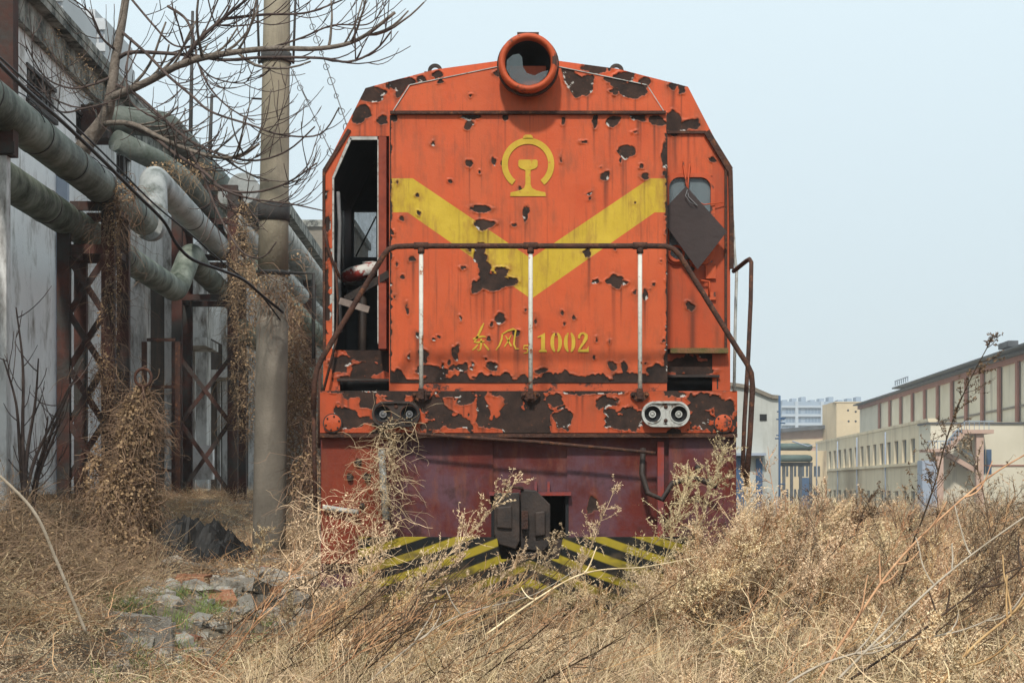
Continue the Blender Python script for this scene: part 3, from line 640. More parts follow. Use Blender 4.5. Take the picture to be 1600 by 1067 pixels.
mb.box(x0, x1, YB + .014, 14.15, zb1 - .05, zb1); mb.box(x0, x1, YB + .014, YB + .05, zb0, zb1 - .051)
mb.box(x0, x1, YB - .012, YB + .10, zb0 - .03, zb0 - .002, 1)
mb.build('deck', ['darkrust', 'rust'], LOC)
def capl(px_, py_, Y, r_, m_='orange_plain'):
    c = W(px_, py_, Y); mb = MB(); mb.lathe_y((c[0], c[2]), [(r_, Y + .005), (r_, Y - .018), (r_ * .88, Y - .022), (.001, Y - .022)], 28); mb.ring((c[0], c[2]), r_ * 1.12, r_ * 1.01, Y - .016, Y + .004, 28, 1)
    for k in range(6):
        t = k * math.pi / 3 + .3; x, z = c[0] + r_ * .8 * math.cos(t), c[2] + r_ * .8 * math.sin(t); mb.lathe_y((x, z), [(.008, Y - .02), (.007, Y - .030), (.0005, Y - .031)], 6, 1)
    return mb.build('cover_plate', [m_, 'darkrust'], LOC)
capl(520, 661, YB - .012, .066); capl(1130, 661, YB - .012, .066)
def marker(px_, good):
    YB = 12.955
    c = W(px_, 647, YB); e = 21 * YB / F; x, z = c[0], c[2]
    mt = 'whitemetal' if good else 'darkrust'
    A = MB(); A.ring((x, z), .098, .082, YB - .035, YB + .045, 40, ext=.085)
    R_ = .079
    out = []
    for i in range(48):
        t = 2 * math.pi * i / 48; out.append((x + .086 * math.cos(t) + (.085 if math.cos(t) > 0 else -.085), z + .086 * math.sin(t)))
    # plate with two round holes, built from two half annuli + webs
    for sg in (-1, 1):
        cx_ = x + sg * e * .98
        n_ = 32; v = []; f = []
        for i in range(n_):
            t = 2 * math.pi * i / n_; ct_, st2 = math.cos(t), math.sin(t)
            v.append((cx_ + .062 * ct_, YB - .016, z + .062 * st2))
            # ray to stadium half
            dx, dz = ct_, st2; k = 1e9
            if abs(dz) > 1e-6: k = min(k, .0825 / abs(dz))
            if dx * sg < -1e-6: k = min(k, (e * .98 - .0005) / abs(dx))
            if dx * sg > 1e-6: k = min(k, max(.0, math.sqrt(max(1e-6, .0825 ** 2 - (max(0, .0) ** 2))) + 0) if abs(dz) < .2 else k, .0835)
            v.append((cx_ + k * dx, YB - .016, z + k * dz))
        f = [(2 * i, 2 * ((i + 1) % n_), 2 * ((i + 1) % n_) + 1, 2 * i + 1) for i in range(n_)]
        A.add(v, f)
    L_ = A.build('marker_lamp', mt, LOC)
    for sg in (-1, 1):
        cx_ = x + sg * e * .98
        mb = MB(); mb.lathe_y((cx_, z), [(.064, YB - .022), (.060, YB - .018), (.056, YB + .0), (.03, YB + .025), (.012, YB + .03), (.001, YB + .03)], 28); mb.build('lamp_bowl', 'black', L_)
        mb = MB(); mb.ring((cx_, z), .027, .018, YB - .006, YB + .02, 20); mb.lathe_y((cx_, z), [(.017, YB + .02), (.012, YB - .003), (.001, YB - .006)], 14); mb.build('bulb', 'whitemetal' if good else 'wire', L_)
        mb = MB(); mb.ring((cx_, z), .070, .0625, YB - .026, YB - .0165, 28); mb.build('bezel', 'whitemetal' if good else 'rust', L_)
    mb = MB(); mb.box(x - .05, x + .05, YB + .03, YB + .04, z - .07, z + .07)
    mb.build('back_plate', 'black', L_)
    mb = MB()
    for dz in (.055, -.05): mb.lathe_y((x, z + dz), [(.016, YB - .017), (.013, YB - .024), (.001, YB - .024)], 10)
    mb.build('fixing_screw', 'rust', L_)
marker(1040, True); marker(619, False)
# railing
RL = MB(); yr = YB - .05; RR = .021
top = [W(p[0], p[1], yr) for p in ((490, 640), (491, 600), (495, 578), (503, 560), (600, 398), (607, 390), (618, 385.5), (640, 384.5), (829, 384.5), (1020, 384.5), (1040, 385), (1052, 389), (1062, 399), (1152, 545), (1167, 568), (1174, 583), (1176, 605), (1172, 680), (1166, 760))]
RL.tube(top, RR, 10); hr = RL.build('handrail', 'rust', LOC)
mb = MB(); mb.tube([W(490, 600, yr + .06), W(491, 700, yr + .06), W(493, 800, yr + .06)], .017, 8); mb.tube([W(500, 575, yr + .35), W(499, 700, yr + .35)], .014, 8); mb.build('grab_pole', 'rust', LOC)
mb = MB(); yk = 14.0; mb.tube([W(1146, 424, yk), W(1150, 421, yk - .05), W(1166, 408, 13.5), W(1171, 405, 13.45), W(1174, 410, 13.4), W(1173, 470, 13.3), W(1169, 560, 13.2), W(1163, 660, 13.1), W(1160, 745, 13.0)], .018, 8); mb.build('side_handrail', 'rust', LOC)
for px_ in (658, 829, 1000):
    mb = MB(); t_ = W(px_, 392, yr); b_ = W(px_, 612, yr)
    mb.tube([(b_[0], yr, b_[2] - .03), (t_[0], yr, t_[2] - .005)], .0165, 8)
    po = mb.build('rail_post', 'whitepost', LOC)
    mb = MB(); mb.tube([(t_[0], yr, t_[2] - .02), (t_[0], yr, t_[2] + .02)], .026, 8); mb.tube([(t_[0] - .055, yr, t_[2] + .038), (t_[0] + .055, yr, t_[2] + .038)], .0275, 10); mb.build('tee_joint', 'rust', po)
    mb = MB(); x, z = b_[0], b_[2]; mb.box(x - .022, x + .022, yr - .024, YB - .006, z - .055, z + .025)
    mb.prism([(x - .075, z - .02), (x - .06, z + .0), (x + .06, z + .0), (x + .075, z - .02), (x + .06, z - .045), (x + .02, z - .075), (x - .02, z - .075), (x - .06, z - .045)], YB - .03, YB - .015)
    mb.build('post_bracket', 'rust', po)
    for dx in (-.052, .052):
        mb = MB(); mb.lathe_y((x + dx, z - .022), [(.013, YB - .03), (.013, YB - .045), (.001, YB - .047)], 6); mb.build('bolt', 'rust', po)
# uncoupling rod
mb = MB(); mb.tube([W(640, 668, YB - .06), W(655, 678, YB - .07), W(720, 683, YB - .08), W(835, 690, YB - .08), W(1010, 706, YB - .08), W(1024, 708, YB - .07)], .013, 8)
mb.build('uncoupling_rod', 'rust', LOC)
# ---- lower front ----
YL = 13.12
low_blobs = [(560, 722, 5, 5, 0), (547, 745, 5, 5, 0), (574, 745, 5, 5, 0), (925, 790, 8, 12)]
def purple(px, py): return 0 * px
panel('apron_panel', YL - .05, 502, 606, 682, 880, 'redside', LOC, low_blobs, amp=3, seed=71, cell=2.2, streakf=1, extra=lambda px, py: .1 + 0 * px)
panel('apron_panel', YL - .05, 1045, 1150, 682, 880, 'red', LOC, low_blobs, amp=3, seed=72, cell=2.2)
panel('apron_panel', YL, 606, 770, 682, 850, 'red', LOC, low_blobs, amp=3, seed=73, cell=2.2)
panel('apron_panel', YL, 886, 1045, 682, 850, 'red', LOC, low_blobs, amp=3, seed=74, cell=2.2)
panel('apron_panel', YL + .02, 770, 886, 682, 768, 'red', LOC, low_blobs, amp=3, seed=75, cell=2.2)
# faded purple primer areas as raised chalky sheets are part of the panels: painted sheets
mb = MB()
mb.box(W(500, 0, YL)[0], W(770, 0, YL)[0], YL + .03, YL + .06, .35, 1.5); mb.box(W(886, 0, YL)[0], W(1151, 0, YL)[0], YL + .03, YL + .06, .35, 1.5)
mb.box(W(770, 0, YL)[0], W(886, 0, YL)[0], YL + .045, YL + .06, W(0, 768, YL)[2], 1.5)
mb.box(W(770, 0, YL)[0], W(886, 0, YL)[0], YL + .6, YL + .62, .4, W(0, 768, YL)[2], 1)
for x_ in (W(770, 0, YL)[0], W(886, 0, YL)[0]): mb.box(x_ - .012, x_ + .012, YL - .01, YL + .6, .4, W(0, 768, YL)[2], 1)
mb.build('draw_gear_box', ['redpl', 'black'], LOC)
mb = MB()
for xa, xb in ((590, 616), (1020, 1046)): mb.bar(W(xa + 12, 690, YL - .03), W(xa + 12, 840, YL - .03), .05, .06)
for x_ in (835, 855, 795): mb.box(W(x_, 0, YL)[0], W(x_ + 4, 0, YL)[0], YL - .06, YL + .01, W(0, 768, YL)[2], W(0, 752, YL)[2])
mb.box(W(765, 0, YL)[0], W(892, 0, YL)[0], YL - .08, YL + .01, W(0, 774, YL)[2], W(0, 768.3, YL)[2])
mb.build('apron_rib', 'redpl', LOC)
mb = MB()
for x_, y_ in ((547, 747), (560, 722), (574, 747), (566, 790), (1090, 730), (1075, 750), (1108, 750)):
    c = W(x_, y_, YL - .06); mb.lathe_y((c[0], c[2]), [(.024, c[1] + .01), (.022, c[1] - .02), (.001, c[1] - .022)], 8)
mb.build('apron_bolt', 'darkrust', LOC)
mb = MB(); mb.tube([W(505, 792, YL - .08), W(538, 797, YL - .10), W(560, 800, YL - .12)], .02, 8); mb.tube([W(596, 700, YL - .1), W(599, 760, YL - .12), W(603, 812, YL - .16)], .028, 8); mb.build('air_hose', 'whitemetal', LOC)
mb = MB(); mb.tube([W(1005, 700, YL - .1), W(1003, 740, YL - .12), W(1012, 770, YL - .18), W(1035, 780, YL - .2), W(1050, 755, YL - .2), W(1085, 745, YL - .2), W(1120, 760, YL - .2)], .022, 10); mb.build('air_hose', 'darkrust', LOC)
# coupler
CP = MB(); yk = 12.75
def cpr(poly, y0, y1, mi=0, name=None):
    CP.prism([(W(x, y, yk)[0], W(x, y, yk)[2]) for x, y in poly], y0, y1, mi)
cpr([(772, 770), (812, 769), (812, 845), (806, 858), (780, 850), (772, 835)], yk - .02, yk + .24)
cpr([(812.5, 772), (816, 764), (838, 766), (852, 780), (860, 788), (860, 850), (848, 862), (812.5, 858)], yk + .06, yk + .40)
cpr([(776, 792), (800, 790), (800, 826), (776, 824)], yk - .045, yk - .021)
cpr([(836, 800), (852, 798), (852, 836), (836, 838)], yk + .02, yk + .059)
cpr([(790, 858.5), (846, 862.5), (842, 872), (796, 870)], yk + .08, yk + .3)
CP.tube([W(820, 764, yk + .10), W(820, 862, yk + .10)], .035, 12)
CP.box(-.10, .12, yk + .30, YL + .58, .72, .98)
cp = CP.build('coupler', 'darkrust', LOC)
bv = cp.modifiers.new('bevel', 'BEVEL'); bv.width = .014; bv.segments = 2; bv.limit_method = 'ANGLE'
mb = MB(); mb.tube([W(786, 764, yk + .05), W(800, 760, yk + .05), W(818, 763, yk + .05)], .014, 6); mb.box(W(815, 0, yk)[0], W(825, 0, yk)[0], yk - .01, yk + .1, W(0, 826, yk)[2], W(0, 798, yk)[2]); mb.build('coupler_pin', 'rust', cp)
# plow with warning stripes
pm = bpy.data.materials.new('black and yellow warning stripes'); pm.use_nodes = True; nt = pm.node_tree; b_ = nt.nodes['Principled BSDF']; L = nt.links.new
at = _n(nt, 'ShaderNodeAttribute', attribute_name='stripe'); r_ = _n(nt, 'ShaderNodeMapRange'); L(at.outputs['Fac'], r_.inputs[0]); r_.inputs['From Min'].default_value = -.04; r_.inputs['From Max'].default_value = .04
nz_ = _n(nt, 'ShaderNodeTexNoise'); nz_.inputs['Scale'].default_value = 9; nz_.inputs['Detail'].default_value = 8
c1_ = _n(nt, 'ShaderNodeMixRGB'); c1_.inputs['Color1'].default_value = (.20, .155, .014, 1); c1_.inputs['Color2'].default_value = (.36, .275, .03, 1); tco = _n(nt, 'ShaderNodeTexCoord'); L(tco.outputs['Object'], nz_.inputs['Vector']); L(nz_.outputs['Fac'], c1_.inputs['Fac'])
mx_ = _n(nt, 'ShaderNodeMixRGB'); L(r_.outputs[0], mx_.inputs['Fac']); mx_.inputs['Color1'].default_value = (.011, .012, .012, 1); L(c1_.outputs[0], mx_.inputs['Color2'])
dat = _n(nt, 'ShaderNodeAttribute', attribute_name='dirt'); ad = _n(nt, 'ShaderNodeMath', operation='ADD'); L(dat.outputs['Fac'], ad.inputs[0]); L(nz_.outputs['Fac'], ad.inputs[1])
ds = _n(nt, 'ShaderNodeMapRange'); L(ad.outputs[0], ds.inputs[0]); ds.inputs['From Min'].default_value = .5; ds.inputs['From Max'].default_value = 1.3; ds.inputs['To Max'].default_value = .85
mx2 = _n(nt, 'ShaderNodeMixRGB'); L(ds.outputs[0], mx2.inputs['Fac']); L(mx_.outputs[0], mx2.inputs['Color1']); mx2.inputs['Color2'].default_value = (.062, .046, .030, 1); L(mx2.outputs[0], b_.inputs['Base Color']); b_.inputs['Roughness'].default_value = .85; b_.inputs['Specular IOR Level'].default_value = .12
def plow_side(sg):
    YP = 12.86; n = 150; k = 60; vs = []; at_ = []; dt_ = []
    for j in range(k + 1):
        for i in range(n + 1):
            u = i / n; px_ = 828 + sg * (0 + u * 268); dist = abs(px_ - 828)
            ytop_ = 838 if dist > 50 else 872; ytop_ = 838 + 34 * float(sstep((52 - dist) / 8))
            py_ = ytop_ + (948 + 6 * (1 - u) - ytop_) * j / k
            yy_ = YP - .16 * (1 - u) - .10 * (j / k)
            p_ = W(px_, py_, YP); vs.append((p_[0], yy_, p_[2]))
            t = (py_ - .44 * dist + .00032 * dist * dist + 14) / 27.5
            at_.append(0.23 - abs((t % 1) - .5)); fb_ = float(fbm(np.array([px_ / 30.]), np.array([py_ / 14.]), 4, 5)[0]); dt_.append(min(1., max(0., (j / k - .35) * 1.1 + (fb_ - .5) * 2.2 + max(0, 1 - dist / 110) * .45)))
    id_ = lambda i, j: j * (n + 1) + i
    fs_ = [(id_(i, j), id_(i + 1, j), id_(i + 1, j + 1), id_(i, j + 1)) for j in range(k) for i in range(n)]
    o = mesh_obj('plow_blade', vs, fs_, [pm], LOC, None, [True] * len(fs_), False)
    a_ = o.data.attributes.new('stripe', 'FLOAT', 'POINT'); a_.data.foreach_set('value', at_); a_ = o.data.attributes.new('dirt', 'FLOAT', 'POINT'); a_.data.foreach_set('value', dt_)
    sm = o.modifiers.new('thick', 'SOLIDIFY'); sm.thickness = .012 * -sg
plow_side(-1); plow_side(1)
mb = MB(); mb.box(-1.25, 1.25, 12.95, 13.1, .3, .72); mb.build('plow_bracket', 'darkrust', LOC)
# side steps + frame + long hood + bogies behind
mb = MB()
mb.box(-1.45, 1.45, YL + .07, 30.0, 1.2, 1.5); mb.box(-1.58, 1.58, 14.2, 30.0, 1.50, 1.80)
mb.box(-1.2, 1.2, 19.5, 23.5, .45, 1.19); mb.build('underframe', 'redpl', LOC)
mb = MB(); mb.prism([(-1.0, 1.86), (-1.0, 3.7), (-.8, 3.95), (-.3, 4.1), (.3, 4.1), (.8, 3.95), (1.0, 3.7), (1.0, 1.86)], 16.0, 29.5); mb.build('long_hood', 'orange_plain', LOC)
mb = MB(); mb.box(-1.6, 1.6, 15.97, 30, 1.805, 1.86); mb.build('walkway', 'darkrust', LOC)
for y0 in (14.0, 25.0):
    for sx in (-1, 1):
        mb = MB(); mb.box(sx * 1.05 - .05, sx * 1.05 + .05, y0, y0 + 3.7, .55, .95); bf = mb.build('bogie_frame', 'darkrust', LOC)
    for k in range(3):
        for sx in (-1, 1):
            mb = MB(); yc = y0 + .35 + k * 1.5; v = []; n = 28
            for r_, xx in ((.525, sx * .72), (.525, sx * .86), (.06, sx * .84), (.555, sx * .69), (.555, sx * .72)):
                pass
            for r_, xx in ((.05, .85), (.45, .84), (.525, .86), (.525, .735), (.555, .72), (.555, .69), (.05, .69)):
                v += [(sx * xx, yc + r_ * math.cos(2 * math.pi * j / n), .525 + r_ * math.sin(2 * math.pi * j / n)) for j in range(n)]
            mb.add(v, [(i * n + j, i * n + (j + 1) % n, (i + 1) * n + (j + 1) % n, (i + 1) * n + j) for i in range(6) for j in range(n)], 0, True); mb.build('wheel', 'darkrust', LOC)
# loose plate hanging over the right cab window
mb = MB(); pl = [W(x, y, YC - .16) for x, y in ((1072, 291), (1136, 362), (1090, 421), (1040, 352), (1040, 325))]
bk = [(p[0], p[1] + .012, p[2]) for p in pl]
mb.add(pl + bk, [(0, 1, 2, 3, 4), (9, 8, 7, 6, 5)] + [(i, (i + 1) % 5, (i + 1) % 5 + 5, i + 5) for i in range(5)])
o = mb.build('steel_sheet', 'plate'); tag(o, 'dark brown square steel sheet tilted on its corner over the right cab window', 'metal sheet')
mb = MB(); 
for i in range(40): pass
mb.tube([W(1074, 297, YC - .17), W(1071, 306, YC - .19), W(1078, 316, YC - .19), W(1090, 322, YC - .18), W(1076, 308, YC - .17), W(1074, 298, YC - .15)], .004, 5); o = mb.build('tie_wire', 'wire'); tag(o, 'thin wire loop holding the brown sheet to the wiper', 'wire')

# ================= left side: wall, pipes, trestles (frame turned to their own vanishing point) =================
def LW(lat, s, z): return (lat - .02866 * s, s + .02866 * lat, z)
def LP(px, py, lat):
    s = F * lat / (px - 750.0); return s, EYE + (760 - py) * s / F
class LB(MB):   # builder working in (lat, s, z)
    def build(s_, *a, **k):
        s_.v = [LW(*p) for p in s_.v]; return MB.build(s_, *a, **k)
WL = -6.0
BW = thing('factory_building', 'long pale grey plastered workshop wall with mossy eave and concrete pilasters on the left', 'building', LW(WL, 30, .9))
zE = 7.45
wins = [(22.66, 24.1, 6.28, 6.68), (25.4, 26.3, 6.35, 6.68), (28.2, 29.2, 6.3, 6.68), (31, 32, 6.3, 6.68)]
mb = LB(); s0 = 9.0
segs = [s0]
for a_, b_, _, _ in wins: segs += [a_, b_]
segs += [52.]
for i in range(0, len(segs), 2): mb.box(WL - .25, WL, segs[i], segs[i + 1], .2, zE)
for a_, b_, c_, d_ in wins: mb.box(WL - .25, WL, a_, b_, .2, c_); mb.box(WL - .25, WL, a_, b_, d_, zE)
mb.box(WL - 9, WL - .26, 51.7, 52, .2, 9); mb.box(WL - 9, WL - .26, s0, s0 + .3, .2, zE)
mb.build('wall', 'plaster', BW)
for a_, b_, c_, d_ in wins:
    mb = LB(); mb.box(WL - .02, WL + .03, a_ - .05, b_ + .05, d_, d_ + .05); mb.box(WL - .02, WL + .05, a_ - .05, b_ + .05, c_ - .06, c_); mb.box(WL - .12, WL + .02, (a_ + b_) / 2 - .03, (a_ + b_) / 2 + .03, c_, d_)
    wf = mb.build('window', 'darkrust', BW)
    mb = LB(); mb.box(WL - .2, WL - .19, a_, b_, c_, d_); mb.build('pane', 'darkglass', wf)
    k_ = a_ + .1
    while k_ < b_:
        mb = LB(); mb.box(WL - .03, WL - .01, k_ - .012, k_ + .012, c_, d_); mb.build('bar', 'darkrust', wf); k_ += .2
mb = LB(); mb.box(WL - .3, WL + .26, s0, 52, zE + .02, zE + .12); mb.box(WL - .3, WL + .10, s0, 52, zE - .34, zE + .018); mb.box(WL + .16, WL + .27, s0, 52, zE + .122, zE + .24)
mb.build('eave', 'eave', BW)
mb = LB(); mb.add([(WL + .17, s0, zE + .25), (WL + .17, 52, zE + .25), (WL - 5, 52, zE + 1.6), (WL - 5, s0, zE + 1.6), (WL + .17, s0, zE + .245), (WL + .17, 52, zE + .245), (WL - 5, 52, zE + 1.5), (WL - 5, s0, zE + 1.5)], [(0, 1, 2, 3), (7, 6, 5, 4), (0, 4, 5, 1), (1, 5, 6, 2), (2, 6, 7, 3), (3, 7, 4, 0)]); mb.build('roof', 'roofdark', BW)
for s_ in (20.2, 29.0, 32.3, 35.6, 39.5, 44, 49):
    mb = LB(); mb.box(WL + .002, WL + (.30 if s_ > 25 else .08), s_, s_ + .55, .3, (4.6 if 28 < s_ < 30 else 6.2) if s_ > 25 else 7.1); mb.build('pilaster', 'pilaster', BW)
mb = LB(); mb.box(WL + .002, WL + .10, s0, 27, .5, 1.02); mb.build('plinth', mat('dark green plinth', (.03, .045, .038), (.05, .06, .05), 3, .9, .2), BW)
for s_, z_ in ((33.6, 3.9), (37.0, 3.5)):
    mb = LB(); mb.box(WL + .002, WL + .6, s_, s_ + 1.6, z_, z_ + .16); mb.box(WL + .002, WL + .12, s_ - .12, s_, .6, z_); mb.box(WL + .002, WL + .12, s_ + 1.6, s_ + 1.72, .6, z_)
    dd = mb.build('door_canopy', 'pilaster', BW)
    mb = LB(); mb.box(WL + .003, WL + .03, s_ + .02, s_ + 1.58, .6, z_ - .02); mb.build('door', mat('rust stained door', (.09, .05, .035), (.30, .17, .10), 2, .8, .1), BW)
mb = LB(); mb.tube([(WL + .25, 19.8, .9), (WL + .25, 19.8, 5.5)], .07, 8)
mb.build('downpipe', 'greenpipe', BW)
dkm = mat('rust stained doorway with painted gloom', (.014, .011, .009), (.065, .040, .026), 2.2, .9, .3)  # flat slabs: the gloom of open doorways is put into this colour
for sa_, sb2, z_ in ((27.4, 28.9, 3.6), (29.7, 32.2, 4.9), (32.9, 33.3, 5.6), (37.1, 39.4, 4.4), (40.2, 43.8, 4.2)):
    mb = LB(); mb.box(WL + .012, WL + .05, sa_, sb2, .4, z_); mb.build('dark_doorway', dkm, BW)
for s_, z_ in ((24.2, 5.7), (27.3, 5.6), (34.6, 5.8)):
    mb = LB(); mb.box(WL + .003, WL + .16, s_, s_ + .12, .8, z_); mb.build('conduit', 'greypanel' if s_ < 30 else 'trestle', BW)
# white sign boards / meter boxes low on the wall between trestle and pole
mb = LB(); mb.box(WL + .6, WL + 1.3, 30.0, 30.2, 1.25, 1.85); o = mb.build('wall_box', 'plaster'); tag(o, 'small white box cabinet between the far trestle and the concrete pole', 'cabinet')
for k_, zz in ((0, .9), (1, 1.5)): 
    mb = LB(); mb.box(WL + .62, WL + .66, 30.01, 30.05, .5, 1.25); 
# second taller building further on
B2 = thing('workshop_block', 'taller grey workshop with sloping dark gutter beyond the concrete pole', 'building', LW(-6.2, 70, .5))
mb = LB(); mb.box(-7, -6.2, 52.3, 120, .3, 9.6); mb.build('wall', 'concrete_low', B2)
mb = LB(); mb.box(-7.3, -5.9, 52.3, 120, 9.6, 9.95); mb.build('gutter', 'eave', B2)
mb = LB(); mb.box(-6.19, -6.05, 56, 90, 7.9, 8.0); mb.build('ledge', 'whitemetal', B2)
B3 = thing('grey_hall', 'plain grey hall end far down the line beside the locomotive cab', 'building', (-13.5, 100, 0))
mb = MB(); mb.box(-18, -10.4, 100, 110, 0, 16.4); mb.build('wall', 'concrete_low', B3)
mb = MB(); mb.box(-18.2, -10.2, 99.8, 110, 16.4, 16.8); mb.build('parapet', 'eave', B3)

# tower blocks upper left
def tower(px0, px1, ptop, Y, label, nwin, fl):
    x0, x1 = W(px0, 0, Y)[0], W(px1, 0, Y)[0]; zt = W(0, ptop, Y)[2]
    T = thing('tower_block', label, 'tower block', ((x0 + x1) / 2, Y, 0), 'hazy tower blocks behind the workshop')
    mb = MB(); mb.box(x0, x1, Y + .35, Y + 12, 0, zt); mb.box(x0 + 1, x0 + (x1 - x0) * .6, Y + 3, Y + 9, zt, zt + 1.6); mb.build('wall', 'tower', T)
    z = zt - 1.2; 
    mb = MB(); mw = MB()
    while z > zt - 32:
        mb.box(x0 - .15, x1 + .15, Y, Y + .34, z, z + .8)
        for k in range(nwin):
            xx = x0 + (x1 - x0) * (k + .2) / nwin; mw.box(xx, xx + (x1 - x0) / nwin * .6, Y + .2, Y + .33, z - 1.4, z - .1)
        z -= 2.1
    o = mb.build('balcony_band', 'tower', T); kind(o, 'stuff'); o = mw.build('window', 'towerwin', T); kind(o, 'stuff')
tower(24, 96, -20, 150, 'hazy pale tower block cut by the top left edge of the photo', 6, 20)
tower(98, 162, 27, 165, 'hazy pale tower block with flat top behind the workshop eave', 6, 20)
tower(160, 172, 72, 190, 'narrow hazy tower slab half hidden by the tree trunk', 2, 20)

# pipes
def Lpath(pts): return [LW(*p) for p in pts]
def pipe(name, pts, r, mt, label, group='lagged pipes on the trestles', bands=()):
    # insert elbows
    path = []
    for i, p in enumerate(pts):
        p = Vector(p)
        if 0 < i < len(pts) - 1:
            a = Vector(pts[i - 1]); b = Vector(pts[i + 1]); d1 = (p - a).normalized(); d2 = (b - p).normalized(); rr = r * 1.25
            A = p - d1 * rr; B = p + d2 * rr
            for t in np.linspace(0, 1, 7): path.append(tuple(A * (1 - t) ** 2 + p * 2 * t * (1 - t) + B * t * t))
        else: path.append(tuple(p))
    P = thing(name, label, 'pipe', LW(*pts[0]), group)
    mb = MB(); mb.tube(Lpath(path), r, 24); mb.build('lagging', mt, P)
    for k, (sg, t) in enumerate(bands):
        a, b = Vector(pts[sg]), Vector(pts[sg + 1]); c = a.lerp(b, t); d = (b - a).normalized() * .012
        mb = MB(); mb.tube(Lpath([tuple(c - d), tuple(c + d)]), r + .006, 24); mb.build('strap', 'band', P)
    return P
rA = .185
lA, zA = -4.2, 1.125 + 3.32
lB, zB = -4.62, 1.125 + 2.98 - .0
s_end = LP(228, 0, lA)[0]
pA = pipe('lagged_pipe', [(lA, 6.0, zA), (lA, s_end, zA)], rA, 'pipe', 'upper green grey lagged pipe entering at the top left and ending in an elbow', bands=[(0, .55), (0, .66), (0, .75), (0, .84), (0, .95)])
pw = [(lA + .10 * math.sin(s_ * 1.7), s_, zA + rA * .97 + .012 + .02 * abs(math.sin(s_ * 2.1))) for s_ in np.arange(8, s_end - .3, .25)]
mb = MB(); mb.tube(Lpath(pw), .007, 4); o = mb.build('pipe_wire', 'cable'); tag(o, 'thin dark wire lying along the top of the upper green pipe', 'wire')
for k_, s_ in enumerate((12.2, 15.6, 18.1)):
    mb = MB(); mb.tube([LW(lA + (rA + .01) * math.sin(t), s_ + .12 * t, zA + (rA + .01) * math.cos(t)) for t in np.linspace(-2.2, 1.4, 18)], .006, 4); o = mb.build('wire_loop', 'cable'); tag(o, ['wire loop tied round the upper pipe, nearest the photo edge', 'wire loop round the middle of the upper pipe', 'wire loop round the upper pipe just before the near trestle'][k_], 'wire')
# connection riser from A's end up to A2
sA2 = LP(262, 300, lA)
A2z = sA2[1] + .12
pipe('lagged_pipe', [(lA, s_end + .25, zA - .02), (lA - .02, s_end + .75, zA + .02), (lA - .12, s_end + 1.2, A2z), (lA - .12, 28.5, A2z - .12)], rA, 'pipe2', 'silver lagged expansion bend stepping over from the end of the upper pipe', bands=[(2, .5)])
sB = LP(275, 0, lB)[0]
pipe('lagged_pipe', [(lB, 6.5, zB), (lB, sB + .15, zB), (lB + .12, sB + .75, zB + .66), (lB + .12, sB + 1.7, zB + .50), (lB, sB + 6.5, zB + .46)], .18, 'pipe', 'lower green lagged pipe dipping and humping between the two trestles', bands=[(0, .6), (0, .8), (3, .3), (3, .6)])
# C: dark capped pipe above
sC, zC = LP(296, 298, -4.55)
pipe('lagged_pipe', [(-5.45, sC - 1.0, zC + .55), (-4.9, sC - .3, zC + .35), (-4.60, sC + .1, zC + .15), (-4.55, sC + 4.5, zC - .1)], .165, 'pipe3', 'dark mossy pipe with blunt end lying above the silver bend', bands=[(2, .3)])
sD, zD = LP(318, 255, -4.7)
pipe('lagged_pipe', [(-5.9, sD - 3.0, zD + .1), (-4.9, sD - 2.2, zD + .15), (-4.7, sD + 4.5, zD)], .21, 'pipe3', 'fat grey pipe coming out of the eave top with a dark elbow', bands=[(1, .2), (1, .4)])
mb = LB(); mb.box(-6.0, -5.6, sD - 3.15, sD - 2.6, zD - .25, zD + .25); o = mb.build('rusty_box', 'trestle'); tag(o, 'small rusty steel box at the eave where the fat grey pipe begins', 'steel box')
for k, (px, py, r, mt, lb) in enumerate([(392, 345, .19, 'pipe2', 'pale dusty pipe seen just left of the concrete pole, highest there'), (398, 440, .17, 'pipe2', 'thin pale pipe behind the pole under the cable'), (462, 398, .27, 'pipe2', 'pale pipe running away right of the concrete pole'), (478, 505, .22, 'pipe', 'low pale green pipe running away beside the cab'), (470, 462, .20, 'pipe2', 'middle silver pipe of three running away right of the pole'), (385, 520, .19, 'pipe', 'low mossy pipe between second trestle and pole')]):
    lat = -4.3 + .12 * (k % 4) + (.1 if k > 3 else 0); s, z = LP(px, py, lat)
    pipe('lagged_pipe', [(lat, 29.2, z), (lat, 75, z)], r, mt, lb, bands=[(0, .05), (0, .12), (0, .2)])

# trestles
def trestle(s, lats, ztop, label, bars, brz, depth=.9, w_=.14, zb=.3):
    T = thing('pipe_trestle', label, 'trestle', LW((lats[0] + lats[1]) / 2, s, zb), 'steel trestles carrying the pipes')
    for sy in (0, depth):
        for la in lats:
            mb = LB(); mb.box(la - w_ / 2, la + w_ / 2, s + sy - .05, s + sy + .05, zb - .2, ztop); mb.box(la - w_ / 2, la - w_ / 2 + .02, s + sy + .051, s + sy + .12, zb - .2, ztop); mb.build('leg', 'trestle', T)
        for z in bars:
            mb = LB(); mb.box(lats[0] + w_ / 2, lats[1] - w_ / 2, s + sy - .03, s + sy + .03, z - .05, z + .05); mb.build('crossbar', 'trestle', T)
        if sy == 0:
            for i in range(len(brz) - 1):
                for fl in (0, 1):
                    a, b = (lats[0] + .05, lats[1] - .05) if fl else (lats[1] - .05, lats[0] + .05)
                    mb = MB(); mb.bar(LW(a, s + sy + .035 - .05 * fl, brz[i]), LW(b, s + sy + .035 - .05 * fl, brz[i + 1]), .02, .07); mb.build('brace', 'trestle', T)
    for la in lats:
        for z in bars:
            mb = LB(); mb.box(la - .04, la + .04, s + .05, s + depth - .05, z - .04, z + .04); mb.build('crossbar', 'trestle', T)
    return T
